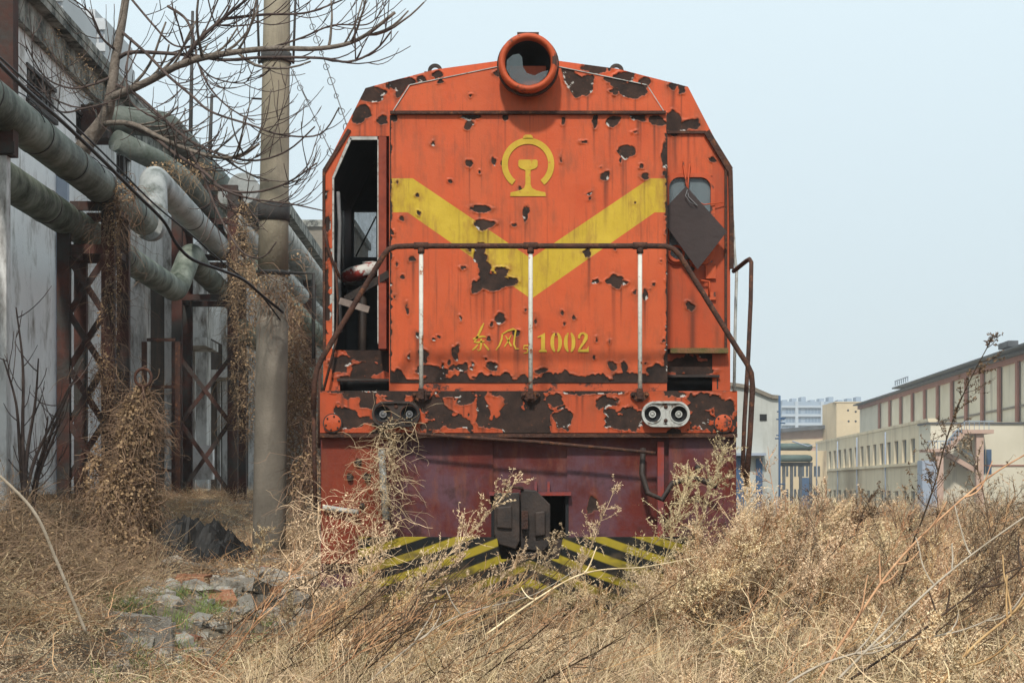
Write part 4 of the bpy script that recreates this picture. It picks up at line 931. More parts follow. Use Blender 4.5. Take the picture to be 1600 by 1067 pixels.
def Z(px, py, lat): return LP(px, py, lat)[1]
s1 = 19.0
zz = lambda py, s: EYE + (760 - py) * s / F
trestle(s1, (-4.62, -4.13), zz(322, s1), 'rust red lattice trestle wrapped in dry vines, nearest on the left', [zz(325, s1), zz(392, s1)], [zz(v, s1) for v in (405, 490, 575, 660, 745)], .8)
s2 = 28.3
trestle(s2, (-5.02, -4.1), zz(292, s2), 'second lattice trestle with red leg, seen between the near trestle and the pole', [zz(296, s2), zz(348, s2), zz(404, s2), zz(466, s2)], [zz(v, s2) for v in (560, 660, 770)], 1.0, .17)
s3 = 40
trestle(s3, (-5.0, -4.05), zz(425, s3), 'far rusty trestle beside the locomotive cab', [zz(428, s3), zz(500, s3)], [zz(v, s3) for v in (520, 600, 690)], 1., .2)
s4 = 56
trestle(s4, (-5.0, -3.6), zz(500, s4), 'farthest trestle, only glimpsed by the cab edge', [zz(505, s4)], [zz(v, s4) for v in (560, 660)], 1., .2)
# near steel column top left with brown paint
mb = MB(); c = W(8, 0, 15.0); mb.box(c[0] - .11, c[0] + .07, 15.0, 15.16, W(0, 242, 15)[2], 7.2); mb.box(c[0] - .13, c[0] + .09, 14.97, 14.995, W(0, 240, 15)[2], W(0, 222, 15)[2])
o = mb.build('steel_column', 'trestle'); tag(o, 'dark brown steel column at the left edge crossing behind the pipes', 'column')
mb = MB(); mb.box(c[0] - .11, c[0] + .005, 15.02, 15.14, .7, W(0, 242.5, 15)[2]); o = mb.build('concrete_post', 'pilaster'); tag(o, 'pale grey concrete post at the left edge under the steel column', 'post')
# ladder-like frame between trestles
LD = thing('steel_ladder', 'grey steel ladder frame leaning by the second trestle', 'ladder', LW(-5.1, 27.2, .4))
for la in (-5.35, -4.82):
    mb = LB(); mb.box(la - .04, la + .04, 27.2, 27.26, .3, zz(535, 27.2)); mb.build('stile', 'rust', LD)
for py in (532, 605, 683, 735):
    z = zz(py, 27.2); mb = LB(); mb.box(-5.31, -4.86, 27.2, 27.25, z - .025, z + .025); mb.build('rung', 'rust', LD)
# bracket between pole and far trestle
mb = LB(); z = zz(426, 22); mb.box(-2.9, -2.0, 22.1, 22.2, z - .05, z + .05); mb.box(-2.1, -2.0, 22.0, 22.1, z - 1.4, z + .02); 
# concrete pole
PY = 19.0
PO = thing('concrete_pole', 'tall tan concrete pole with dark bands standing between pipes and locomotive', 'pole', (W(420, 0, PY)[0], PY, .3))
pz = [(.0, -6), (880, .187), (800, .186), (600, .184), (440, .172), (340, .168), (100, .152), (-60, .145)]
cxp = lambda py: W(420 + (433 - 420) * (875 - py) / 875, 0, PY)[0]
mb = MB(); pts = [(900, .187), (820, .185), (600, .180), (430, .172)]
mb.tube([(cxp(p), PY, W(0, p, PY)[2]) for p, r in pts], [r for p, r in pts], 24); mb.build('shaft', 'concrete_low', PO)
pts = [(430, .171), (340, .165), (200, .158), (80, .152), (-60, .146), (-260, .138)]
mb = MB(); mb.tube([(cxp(p), PY, W(0, p, PY)[2]) for p, r in pts], [r for p, r in pts], 24); mb.build('shaft', 'concrete', PO)
for p0, p1, r in ((346, 320, .178), (99, 84, .172), (430, 424, .19)):
    mb = MB(); mb.tube([(cxp(p0), PY, W(0, p0, PY)[2]), (cxp(p1), PY, W(0, p1, PY)[2])], r, 20); mb.build('band', 'band', PO)
mb = MB()
for sx in (-1, 1):
    mb.tube([(cxp(90) + sx * .19, PY, W(0, 100, PY)[2]), (cxp(90) + sx * .225, PY, W(0, -40, PY)[2])], .014, 6); mb.tube([(cxp(90) + sx * .165, PY, W(0, 92, PY)[2]), (cxp(90) + sx * .195, PY, W(0, 98, PY)[2])], .022, 6)
mb.tube([(cxp(155) - .14, PY, W(0, 155, PY)[2]), (cxp(155) - .27, PY, W(0, 154, PY)[2])], .012, 5)
mb.tube([(cxp(426) + .16, PY, W(0, 426, PY)[2]), (cxp(426) + .45, PY + .02, W(0, 427, PY)[2]), (cxp(426) + .45, PY + .02, W(0, 560, PY)[2])], .022, 6)
mb.build('clamp', 'band', PO)
# thin masts behind
for (px, pt, lb) in ((301, 18, 'taller thin dark mast behind the bare tree twigs'), (331, 148, 'short thin dark mast just left of the pole')):
    Y = 34; mb = MB(); a = W(px - 4, 260, Y); b = W(px, pt, Y); mb.tube([a, b], [.045, .03], 6); o = mb.build('mast', 'band'); tag(o, lb, 'mast', 'thin masts behind the tree')
# cable hanging down across pipes
def curve_pts(pts, n=40):
    P = [Vector(p) for p in pts]; out = []
    for i in range(len(P) - 1):
        a = P[max(0, i - 1)]; b = P[i]; c = P[i + 1]; d = P[min(len(P) - 1, i + 2)]
        k = max(2, n // (len(P) - 1))
        for j in range(k):
            t = j / k; out.append(.5 * ((2 * b) + (c - a) * t + (2 * a - 5 * b + 4 * c - d) * t * t + (3 * b - a - 3 * c + d) * t ** 3))
    out.append(P[-1]); return out
mb = MB(); ca = [(-20, 80, 11), (40, 140, 12), (100, 193, 13), (160, 250, 14), (215, 305, 15), (255, 345, 15.6), (275, 380, 16), (300, 405, 16.4), (345, 422, 17), (380, 437, 17.6), (410, 462, 18.2), (442, 488, 18.7)]
mb.tube(curve_pts([W(*p) for p in ca], 60), .016, 6); o = mb.build('cable', 'cable'); tag(o, 'thick black cable sagging from the top left across the pipes to the pole', 'cable')
mb = MB(); ca = [(-20, 72, 11.6), (60, 145, 13), (120, 200, 14), (180, 258, 15), (240, 318, 16), (300, 368, 16.8), (350, 412, 17.6), (400, 452, 18.3), (438, 500, 18.7)]
mb.tube(curve_pts([W(*p) for p in ca], 50), .009, 5); o = mb.build('cable', 'cable'); tag(o, 'thin dark wire running just above the thick black cable', 'cable')
# ring wires right of the pole
def ringwire(a, b, lab, nr):
    mb = MB(); A, B = Vector(a), Vector(b); mb.tube([A, B], .006, 4)
    for i in range(nr):
        p = A.lerp(B, (i + .6) / nr); r = .022 + .008 * ((i * 7) % 3)
        mb.tube([(p.x + r * math.cos(t), p.y + .02 * math.sin(t * 2), p.z - .01 + r * math.sin(t)) for t in np.linspace(0, 2 * math.pi, 14)], .004, 4, caps=False)
    o = mb.build('ring_wire', 'wire'); tag(o, lab, 'wire', 'steel wires hung with small rings')
ringwire(W(452, 100, 19), W(522, 248, 17.0), 'lower steel wire hung with rings from the pole to the cab', 6)
ringwire(W(478, 10, 19), W(546, 208, 16.2), 'upper steel wire hung with rings, nearer the cab roof', 9)

# ================= tree =================
TR = thing('bare_tree', 'bare branching tree growing behind the pipes with twigs curving up across the sky', 'tree', W(128, 235, 19.0))
trk = [(112, 262, 19.2), (132, 228, 19), (150, 205, 19), (166, 180, 18.9), (173, 150, 18.8), (177, 120, 18.8), (181, 88, 18.8), (190, 40, 18.8), (200, -30, 18.8), (206, -110, 18.8), (222, -200, 18.7), (226, -300, 18.6)]
mb = MB(); mb.tube(curve_pts([W(*p) for p in trk], 40), [.108 - .004 * min(i, 12) - .0016 * max(0, i - 12) for i in range(len(curve_pts([W(*p) for p in trk], 40)))], 12); mb.build('trunk', 'bark', TR)
BR = [
 ([(204, -90, 18.8), (260, -150, 18.5), (330, -190, 18.2), (420, -230, 18)], .028),
 ([(222, -200, 18.7), (180, -260, 18.8), (120, -300, 18.6)], .022),
 ([(202, -50, 18.8), (150, -110, 18.9), (80, -150, 18.8)], .022),
 ([(176, 152, 18.8), (200, 142, 18.6), (235, 126, 18.4), (285, 100, 18), (340, 86, 17.8), (420, 76, 17.6), (500, 76, 17.4), (560, 62, 17.2), (617, 20, 17)], .050),
 ([(284, 100, 18), (312, 62, 17.9), (348, 30, 17.8), (385, 0, 17.6), (420, -30, 17.5)], .026),
 ([(348, 30, 17.8), (415, 23, 17.7), (480, 20, 17.6), (545, -4, 17.5)], .018),
 ([(187, 90, 18.8), (205, 82, 18.6), (250, 83, 18.3), (300, 87, 18), (350, 94, 17.8), (410, 90, 17.6), (500, 91, 17.4), (545, 97, 17.2), (585, 80, 17.1), (611, 50, 17)], .024),
 ([(165, 193, 18.9), (190, 192, 18.6), (215, 197, 18.4), (250, 215, 18.2), (300, 236, 18), (350, 247, 17.8), (380, 240, 17.6), (405, 225, 17.5)], .034),
 ([(190, 192, 18.6), (240, 215, 18.3), (270, 238, 18), (320, 270, 17.8), (350, 296, 17.6), (400, 300, 17.5), (450, 285, 17.3), (495, 255, 17.2)], .022),
 ([(190, 50, 18.8), (230, 85, 18.3), (262, 118, 18), (300, 150, 17.8), (330, 175, 17.6), (390, 195, 17.5), (440, 211, 17.4), (500, 210, 17.3), (530, 168, 17.2)], .018),
 ([(180, 132, 18.8), (215, 150, 18.5), (260, 190, 18.2), (300, 222, 18), (350, 243, 17.8), (400, 251, 17.6), (450, 235, 17.5), (492, 198, 17.4)], .020),
 ([(262, 10, 18.3), (290, 30, 18.2), (303, 62, 18), (310, 100, 17.9), (330, 140, 17.8), (360, 170, 17.7), (398, 190, 17.6)], .016),
 ([(175, 120, 18.8), (145, 132, 18.6), (110, 138, 18.4), (70, 120, 18.2), (40, 70, 18)], .016),
 ([(172, 160, 18.8), (130, 170, 18.5), (90, 172, 18.3), (50, 110, 18.1)], .013),
 ([(298, 238, 18), (318, 275, 17.8), (335, 320, 17.6), (355, 360, 17.4), (380, 395, 17.2), (410, 402, 17.1), (432, 378, 17)], .016),
 ([(335, 288, 17.6), (365, 303, 17.5), (400, 312, 17.4), (450, 318, 17.3), (508, 330, 17.2)], .015),
 ([(198, -10, 18.8), (240, 40, 18.4), (270, 70, 18.2), (300, 72, 18), (330, 60, 17.9)], .014),
 ([(183, 80, 18.8), (160, 60, 18.6), (140, 20, 18.4), (100, -10, 18.3)], .016),
 ([(205, 60, 18.7), (198, 110, 18.5), (205, 160, 18.4), (250, 185, 18.2), (275, 170, 18.1)], .012),
 ([(300, 87, 18), (330, 120, 17.9), (380, 130, 17.8), (395, 110, 17.7)], .010),
 ([(420, 76, 17.6), (470, 60, 17.5), (520, 40, 17.4), (575, 38, 17.3), (600, 12, 17.2)], .012),
]
def twigs(mb, path, r0, n, ln, rs, depth=0):
    L_ = len(path)
    for i in range(n):
        t = rs.uniform(.12, .98); k = int(t * (L_ - 1)); p = path[k]; d = (path[min(k + 1, L_ - 1)] - path[max(k - 1, 0)]).normalized()
        side = Vector((rs.uniform(-1, 1), rs.uniform(-.7, .7), rs.uniform(-.8, .7))); dr = (d * .8 + side * .9).normalized()
        l = ln * rs.uniform(.35, 1.0) ; q = [p]; m = 7
        for j in range(m):
            dr = (dr + Vector((rs.uniform(-.12, .12), rs.uniform(-.12, .12), .17 + rs.uniform(-.1, .1)))).normalized(); q.append(q[-1] + dr * l / m)
        r = max(.0055, r0 * .45 * (1 - .4 * t)); mb.tube(q, list(np.linspace(r, r * .55, m + 1)), 4)
        if depth < 1: twigs(mb, q, r, 1 if l > .45 else 0, ln * .5, rs, depth + 1)
rs = random.Random(3)
for k_, (pts, r) in enumerate(BR):
    pp = curve_pts([W(*p) for p in pts], 40); mb = MB(); mb.tube(pp, list(np.linspace(r, r * .28 + .002, len(pp))), 7)
    twigs(mb, pp, r, 15 if r > .018 else 11, 1.0, rs); mb.build('branch', 'twig' if r < .03 else 'bark', TR)

# small bare shrub saplings at left bottom in front of wall
for k, (bx, by, Y, tips, lb) in enumerate([(38, 790, 15, [(25, 480), (60, 560), (5, 560), (110, 600)], 'bare dark sapling against the grey wall near the left edge'), (50, 800, 15.4, [(100, 640), (130, 560), (75, 650)], 'bare sapling leaning right before the near trestle')]):
    T = thing('bare_sapling', lb, 'sapling', W(bx, by, Y), 'bare saplings by the wall')
    for (tx, ty) in tips:
        pp = curve_pts([W(bx, by, Y), W(bx + (tx - bx) * .2, by - (by - ty) * .35, Y + .1), W(bx + (tx - bx) * .55 + 5, by - (by - ty) * .7, Y), W(tx, ty, Y - .1)], 24)
        mb = MB(); mb.tube(pp, list(np.linspace(.022, .006, len(pp))), 6); twigs(mb, pp, .014, 6, .5, rs); mb.build('stem', 'twig', T)

# ================= rubble and litter on the left =================
import bmesh
def rock_mesh(seed, mt, flat=.6, boxy=False):
    r = np.random.default_rng(seed); bm = bmesh.new()
    if boxy: bmesh.ops.create_cube(bm, size=1)
    else: bmesh.ops.create_icosphere(bm, subdivisions=1, radius=.6)
    for v in bm.verts:
        v.co = Vector((v.co.x * (1 + r.uniform(-.25, .25)), v.co.y * (.75 + r.uniform(-.2, .2)), v.co.z * (flat + r.uniform(-.1, .1))))
    me = bpy.data.meshes.new('rubble_chunk'); bm.to_mesh(me); bm.free(); me.materials.append(M[mt]); return me
rocks = [rock_mesh(i, 'rock', .55, i % 2 == 0) for i in range(6)]; bricks = [rock_mesh(20 + i, 'brick', .42, True) for i in range(3)]
def place(me, name, px, py, Y, size, label, cat, group=None, rot=None):
    x = W(px, 0, Y)[0]; o = bpy.data.objects.new(name, me); C.objects.link(o)
    o.location = (x, Y, gz(x, Y) + size * .12); o.scale = (size, size, size * (.42 if cat == 'slab' else 1)); r = random.random
    o.rotation_euler = rot or (r() * .5 - .25, r() * .5 - .25, r() * 6.28); return tag(o, label, cat, group)
def YG(px, py):   # distance at which the ground shows at this pixel
    for Y in np.arange(7, 30, .05):
        p = W(px, py, Y)
        if p[2] <= gz(p[0], Y): return Y
    return 30
spec = [('brick', 345, 945, .26, 'flat orange brick fragment among the grey rubble', 'brick'), ('rock', 268, 922, .20, 'angular grey lump left of the orange fragment', 'stone'), ('rock', 372, 930, .42, 'tilted bluish grey slab beside the orange fragment', 'slab'),
 ('rock', 318, 930, .28, 'pale flat concrete piece behind the orange fragment', 'slab'), ('rock', 215, 1000, .36, 'large low grey stone on the path in the bottom left', 'stone'), ('rock', 262, 945, .18, 'pale whitish stone on the path', 'stone'),
 ('brick', 408, 950, .12, 'small dark red brick end near the weeds', 'brick'), ('brick', 300, 862, .30, 'reddish slab lying on the black tar sheet', 'brick'), ('rock', 430, 915, .4, 'flat pale slab near the foot of the pole', 'slab')]
for k, (kd, px, py, sz, lb, ct_) in enumerate(spec):
    Y = YG(px, py); place((rocks if kd == 'rock' else bricks)[k % (6 if kd == 'rock' else 3)], 'rubble_stone' if kd == 'rock' else 'broken_brick', px, py, Y, sz, lb, ct_, None)
rr = random.Random(11)
for i in range(230):
    px = rr.uniform(170, 500); py = rr.uniform(868, 1060 if px < 330 else 985); Y = YG(px, py)
    b = rr.random() < .12
    place(rr.choice(bricks if b else rocks), 'brick_bit' if b else 'rubble_chunk', px, py, Y, (.04 + .2 * rr.random() ** 2) * (1.1 if py < 960 else .8), 'small broken brick bit scattered on the littered path' if b else 'small grey rubble chunk scattered on the littered path left of the locomotive', 'brick bit' if b else 'rubble', 'brick bits scattered on the path' if b else 'rubble chunks scattered on the path')
# timber
mb = MB(); a = W(290, 882, YG(290, 885)); b = W(372, 903, YG(372, 905)); mb.bar(a, b, .12, .06); o = mb.build('timber_plank', 'wood'); tag(o, 'grey green plank lying in front of the black tar sheet', 'plank')
# black tar sheet heap
def heap(name, px, py, Y, rx, ry, h, mt, seed):
    c = W(px, py, Y); n = 40; x = np.linspace(-1, 1, n); Xh, Yh = np.meshgrid(x, x); rr_ = np.sqrt(Xh ** 2 + Yh ** 2)
    z = h * np.clip(1 - rr_ ** 2, 0, 1) ** .6 * (.15 + 1.5 * np.abs(fbm(Xh * 3.4 + 5, Yh * 3.4, 5, seed) - .25)) 
    v = np.stack([c[0] + Xh * rx, Y + Yh * ry, gz(c[0], Y) + z - .05], -1).reshape(-1, 3); id_ = np.arange(n * n).reshape(n, n)
    f = np.stack([id_[:-1, :-1], id_[:-1, 1:], id_[1:, 1:], id_[1:, :-1]], -1).reshape(-1, 4).tolist()
    return mesh_obj(name, v, f, mt, None, None, [False] * len(f), False)
o = heap('tar_sheet', 305, 870, 18.0, .62, .9, .60, 'tarp', 4); tag(o, 'crumpled black tar sheet heap between trestle and pole', 'tarpaulin')
o = heap('tar_sheet', 352, 858, 18.0, .32, .5, .38, 'tarp', 8); tag(o, 'smaller rounded black lump right of the crumpled tar heap', 'tarpaulin')
vine_b = None
o = heap('plastic_bag', 245, 915, 13.5, .09, .09, .09, 'whiteplastic', 9); tag(o, 'small crumpled white plastic bag on the rubble', 'plastic bag')
o = heap('plastic_bag', 85, 838, 11.5, .09, .07, .05, 'whiteplastic', 12); tag(o, 'torn white plastic scrap near the near trestle foot', 'plastic bag')
# coil ring on vine heap
mb = MB(); c = W(224, 590, 14.3); mb.tube([(c[0] + .07 * math.cos(t), 14.3, c[2] + .075 * math.sin(t)) for t in np.linspace(0, 2 * math.pi, 28)], .013, 7, caps=False); mb.tube([(c[0], 14.3, c[2] - .07), (c[0] + .02, 14.35, c[2] - 1.7)], .016, 6)
o = mb.build('hose_ring', 'rust'); tag(o, 'rusty ring on a rod poking out of the vine mound', 'ring')
# thick pale stick leaning in the left foreground
mb = MB(); mb.tube(curve_pts([W(-25, 722, 9.0), W(50, 795, 9.2), W(90, 880, 9.4), W(135, 990, 9.5)], 20), [.018] * 19, 6) if False else mb.tube(curve_pts([W(-25, 722, 8.0), W(50, 795, 8.1), W(90, 880, 8.2), W(135, 990, 8.3)], 21), .008, 6)
o = mb.build('fallen_stick', 'deadstick'); tag(o, 'long pale dead stick leaning down through the left foreground vines', 'stick')

# ================= right side buildings =================
def RW(lat, s, z): return (lat + .04336 * s, s - .04336 * lat, z)
class RB(MB):
    def build(s_, *a, **k):
        s_.v = [RW(*p) for p in s_.v]; return MB.build(s_, *a, **k)
def RS(px, lat): return F * lat / (px - 941.0)
def RZ(px, py, lat): return EYE + (760 - py) * RS(px, lat) / F
# off white shed behind the locomotive
Y = 56.; SH = thing('white_shed', 'off white rendered shed with curved gable top just right of the locomotive', 'building', (6.5, Y, -1))
top = [(960, 596), (1100, 597), (1150, 603), (1170, 606), (1186, 613), (1205, 621), (1217, 622)]
pl = [(W(x, y, Y)[0], W(x, y, Y)[2]) for x, y in top]
mb = MB(); mb.prism([(pl[0][0], -2)] + pl + [(pl[-1][0], -2)], Y, Y + 14); mb.build('wall', 'whitewall', SH)
mb = MB()
for i in range(len(pl) - 1): mb.bar((pl[i][0], Y - .02, pl[i][1] + .03), (pl[i + 1][0], Y - .02, pl[i + 1][1] + .03), .2, .12)
mb.build('coping', 'concrete_low', SH)
mb = MB(); mb.box(W(1187, 0, Y)[0], W(1198, 0, Y)[0], Y - .03, Y + .02, W(0, 657, Y)[2], W(0, 647, Y)[2]); mb.build('vent', 'black', SH)
for x0, x1, y0, y1 in ((1150, 1164, 712, 772), (1181, 1191, 716, 772)):
    mb = MB(); mb.box(W(x0, 0, Y)[0], W(x1, 0, Y)[0], Y - .06, Y - .005, -1, W(0, y0, Y)[2]); mb.build('door', 'blue', SH)
mb = MB(); mb.box(W(1148, 0, Y)[0], W(1194, 0, Y)[0], Y - .5, Y - .005, W(0, 712, Y)[2], W(0, 708, Y)[2]); mb.build('canopy', 'greypanel', SH)
# blue post
Y = 52.; BP = thing('blue_post', 'tall blue steel post with short arms beside the white shed', 'post', (W(1218, 0, Y)[0], Y, -1)); c = W(1218, 618, Y)
mb = MB(); mb.tube([(c[0], Y, -1.2), (c[0], Y, c[2])], .034, 8); mb.build('mast', 'blue', BP)
for py, l, r in ((653, 0, 10), (655, -5, 8), (661, 0, 9), (685, -7, 0), (680, -5, 0), (756, -2, 8), (643, -4, 0)):
    z = W(0, py, Y)[2]; mb = MB(); mb.tube([(c[0] + l * Y / F, Y, z), (c[0] + r * Y / F, Y, z)], .022, 6); mb.build('arm', 'blue', BP)
# pipe bridge
Y = 150.; PB = thing('pipe_bridge', 'dark green ducts on a steel bridge between shed and factory', 'pipe bridge', (W(1245, 0, Y)[0], Y, -1))
for y0, y1 in ((693, 703), (711, 721)):
    mb = MB(); z = W(0, (y0 + y1) / 2, Y)[2]; mb.tube([(W(1205, 0, Y)[0], Y, z), (W(1262, 0, Y)[0], Y, z), (W(1270, 0, Y)[0], Y + 2, z)], .32, 12); mb.build('duct', 'greenpipe', PB)
mb = MB(); mb.box(W(1205, 0, Y)[0], W(1271, 0, Y)[0], Y + .4, Y + .8, W(0, 728, Y)[2], W(0, 722, Y)[2]); mb.build('deck', 'roofdark', PB)
for px in (1212, 1226, 1238, 1252, 1268):
    mb = MB(); x = W(px, 0, Y)[0]; mb.box(x - .12, x + .12, Y + .3, Y + .6, -2, W(0, 728, Y)[2]); mb.build('leg', 'roofdark', PB)
# background wing behind the bridge
Y = 175.; WG = thing('rear_wing', 'cream factory wing with small windows behind the green ducts', 'building', (W(1240, 0, Y)[0], Y, -1))
mb = MB(); mb.box(W(1195, 0, Y)[0], W(1292, 0, Y)[0], Y, Y + 8, -3, W(0, 704, Y)[2]); mb.build('wall', 'tan', WG)
for k in range(10):
    for (y0, y1) in ((728, 744), (764, 778)):
        x = W(1222 + k * 6.2, 0, Y)[0]; mb = MB(); mb.box(x, x + .22, Y - .05, Y - .005, W(0, y1, Y)[2], W(0, y0, Y)[2]); mb.build('window', 'darkglass', WG)
mb = MB(); mb.box(W(1252, 0, Y)[0], W(1265, 0, Y)[0], Y - .3, Y - .01, -3, W(0, 746, Y)[2]); mb.build('door', 'blue', WG)
# low warehouse with dark roof
Y = 255.; WH = thing('low_warehouse', 'pinkish warehouse wall under a dark sloping roof edge below the blue apartments', 'building', (W(1255, 0, Y)[0], Y, -1))
mb = MB(); mb.prism([(W(1190, 0, Y)[0], -3), (W(1190, 678, Y)[0], W(0, 678, Y)[2]), (W(1300, 0, Y)[0], W(0, 667, Y)[2]), (W(1300, 0, Y)[0], -3)], Y, Y + 20); mb.build('wall', 'pink', WH)
mb = MB(); mb.bar((W(1190, 0, Y)[0], Y - .6, W(0, 675.5, Y)[2]), (W(1300, 0, Y)[0], Y - .6, W(0, 666, Y)[2]), 1.4, .55); mb.build('roof_edge', 'roofdark', WH)
mb = MB(); mb.box(W(1195, 0, Y)[0], W(1298, 0, Y)[0], Y - .12, Y - .01, W(0, 698, Y)[2], W(0, 686, Y)[2]); mb.build('wall_band', 'tan', WH)
# tan box
Y = 248.; TB = thing('tan_block', 'windowless tan box building with small round holes at the factory end', 'building', (W(1330, 0, Y)[0], Y, -1))
mb = MB(); x0, x1 = W(1307, 0, Y)[0], W(1363, 0, Y)[0]; mb.box(x0, x1, Y, Y + 6, -3, W(0, 629, Y)[2]); mb.box(x0 - .25, x1 + .1, Y - .1, Y + 6.1, W(0, 629, Y)[2], W(0, 627.5, Y)[2])
mb.add([(x0, Y, -3), (x0, Y, W(0, 629, Y)[2]), (x0 - .84, Y + 7, W(0, 629, Y)[2]), (x0 - .84, Y + 7, -3)], [(0, 1, 2, 3)]); mb.build('wall', 'tan', TB)
for px, py in ((1325, 641), (1337, 643), (1346, 643), (1326, 658), (1337, 658), (1346, 658)):
    mb = MB(); c = W(px, py, Y); mb.lathe_y((c[0], c[2]), [(.16, Y + .01), (.16, Y - .03), (.001, Y - .03)], 8); mb.build('vent_hole', 'black', TB)
# blue apartments, far
Y = 560.; AP = thing('apartment_block', 'far bluish apartment block with rows of balconies beyond the tan box', 'apartment block', (W(1284, 0, Y)[0], Y, 0))
x0, x1 = W(1222, 0, Y)[0], W(1352, 0, Y)[0]; zt = W(0, 627, Y)[2]
mb = MB(); mb.box(x0, x1, Y, Y + 15, -5, zt); 
for k in range(9): xx = x0 + (x1 - x0) * (k + .15) / 9; mb.box(xx, xx + 1.6, Y + 2, Y + 8, zt, zt + .6 + .5 * (k % 3))
mb.build('wall', 'bluegrey', AP)
mb = MB(); mw = MB()
for k in range(6):
    z = zt - 1.6 - k * 2.9
    mb.box(x0 - .3, x1 + .1, Y - .9, Y - .02, z - .5, z + .2)
    for j in range(26):
        xx = x0 + (x1 - x0) * (j + .15) / 26
        if j % 6: mw.box(xx, xx + (x1 - x0) / 26 * .7, Y - .1, Y - .01, z - 2.3, z - .8)
for j in (4, 12, 20): xx = x0 + (x1 - x0) * j / 26; mb.box(xx, xx + 1.0, Y - 1.0, Y - .03, -5, zt)
o = mb.build('balcony', 'aptwall', AP); kind(o, 'stuff'); o = mw.build('window', 'aptwin', AP); kind(o, 'stuff')
# factory facade
LA = 26.0; FB = thing('factory_hall', 'long cream factory hall with red brown columns above a lower windowed range', 'building', RW(LA, 150, -1))
sA, sB_ = RS(1446, LA), RS(1272, LA)
zp = RZ(1432, 662, LA)
mb = RB(); mb.box(LA + .3, LA + .6, sA, sB_, -3, zp); mb.box(LA - .05, LA + .7, sA, sB_, zp + .002, zp + .25); mb.box(LA + .6, LA + 10, sA, sB_, zp - .3, zp - .05); mb.box(LA + .05, LA + 1, sB_, sB_ + .3, -3, zp); mb.build('wall', 'cream', FB)
zwt, zwb = RZ(1432, 684, LA), RZ(1432, 722, LA)
mb = RB(); mb.box(LA, LA + .3, sA, sB_, zwt, zp); mb.box(LA, LA + .3, sA, sB_, .75, zwb); mb.box(LA - .2, LA + .3, sA, sB_, zwb - .28, zwb - .0) if False else mb.box(LA - .22, LA - .002, sA, sB_, zwb - .25, zwb); mb.box(LA, LA + .3, sA, sB_, -3, -.9); mb.build('spandrel', 'cream', FB)
nW = 18; pitch = (sB_ - sA) / nW
for k in range(nW + 1):
    sp_ = sA + k * pitch
    mb = RB(); mb.box(LA, LA + .3, sp_, min(sp_ + pitch * .50, sB_), zwb, zwt); mb.box(LA, LA + .3, sp_, min(sp_ + pitch * .5, sB_), -.9, .75); mb.build('pier', 'cream', FB)
    if k < nW:
        for z0, z1 in ((zwb, zwt), (-.9, .75)):
            mb = RB(); mb.box(LA + .24, LA + .29, sp_ + pitch * .5, sp_ + pitch, z0, z1); wn = mb.build('window', 'darkglass', FB)
            mb = RB(); mb.box(LA + .20, LA + .238, sp_ + pitch * .72, sp_ + pitch * .76, z0, z1); mb.box(LA + .20, LA + .238, sp_ + pitch * .5, sp_ + pitch * .71, z0 + (z1 - z0) * .6, z0 + (z1 - z0) * .63); mb.build('window_frame', 'whitewall', wn)
for px in (1382, 1338, 1308):
    mb = RB(); s_ = RS(px, LA); mb.tube([(LA - .15, s_, -2), (LA - .15, s_, zp - .2)], .07, 6); mb.build('downpipe', 'greypanel', FB)
# upper hall
LH = 34.0; h0, h1 = 118., RS(1340, LH)
rat = 212 / 659.; zr = EYE + rat * LH
mb = RB(); mb.box(LH, LH + 20, h0, h1, -2, zr - .3); mb.build('wall', 'hallwall', FB)
mb = RB(); mb.box(LH - .10, LH - .002, h0, h1, EYE + .19 * LH * (1.0) + .0, EYE + .19 * LH + .18); mb.build('wall_band', 'concrete_low', FB)
for px in (1372, 1388, 1405, 1423, 1442, 1462, 1484, 1506, 1531, 1557, 1585, 1616, 1652):
    s_ = RS(px, LH); mb = RB(); mb.box(LH - .28, LH - .105, s_ - .42, s_ + .42, zp - .5, zr - .31); mb.build('column', 'pinkred', FB)
mb = RB(); mb.box(LH - .3, LH - .002, h0, h1, zr - .75, zr - .32); mb.build('head_beam', 'pinkred', FB)
mb = RB(); mb.box(LH - .9, LH + 20, h0, h1, zr - .29, zr - .12); mb.box(LH - 1.5, LH + 10, h0, RS(1410, LH), zr + .01, zr + .16); mb.box(LH - 1.4, LH - .6, RS(1590, LH) - 1, RS(1590, LH) + 2.5, zr + .33, zr + .8); mb.build('roof', 'roofdark', FB)
mb = RB(); s_ = RS(1412, LH)
for k in range(7): mb.box(LH - 1.3, LH - 1.2, s_ - k * 1.3, s_ - k * 1.3 + .1, zr + .33, zr + .8)
mb.box(LH - 1.32, LH - 1.22, s_ - 8, s_ + .1, zr + .81, zr + .88); mb.build('roof_rail', 'greypanel', FB)
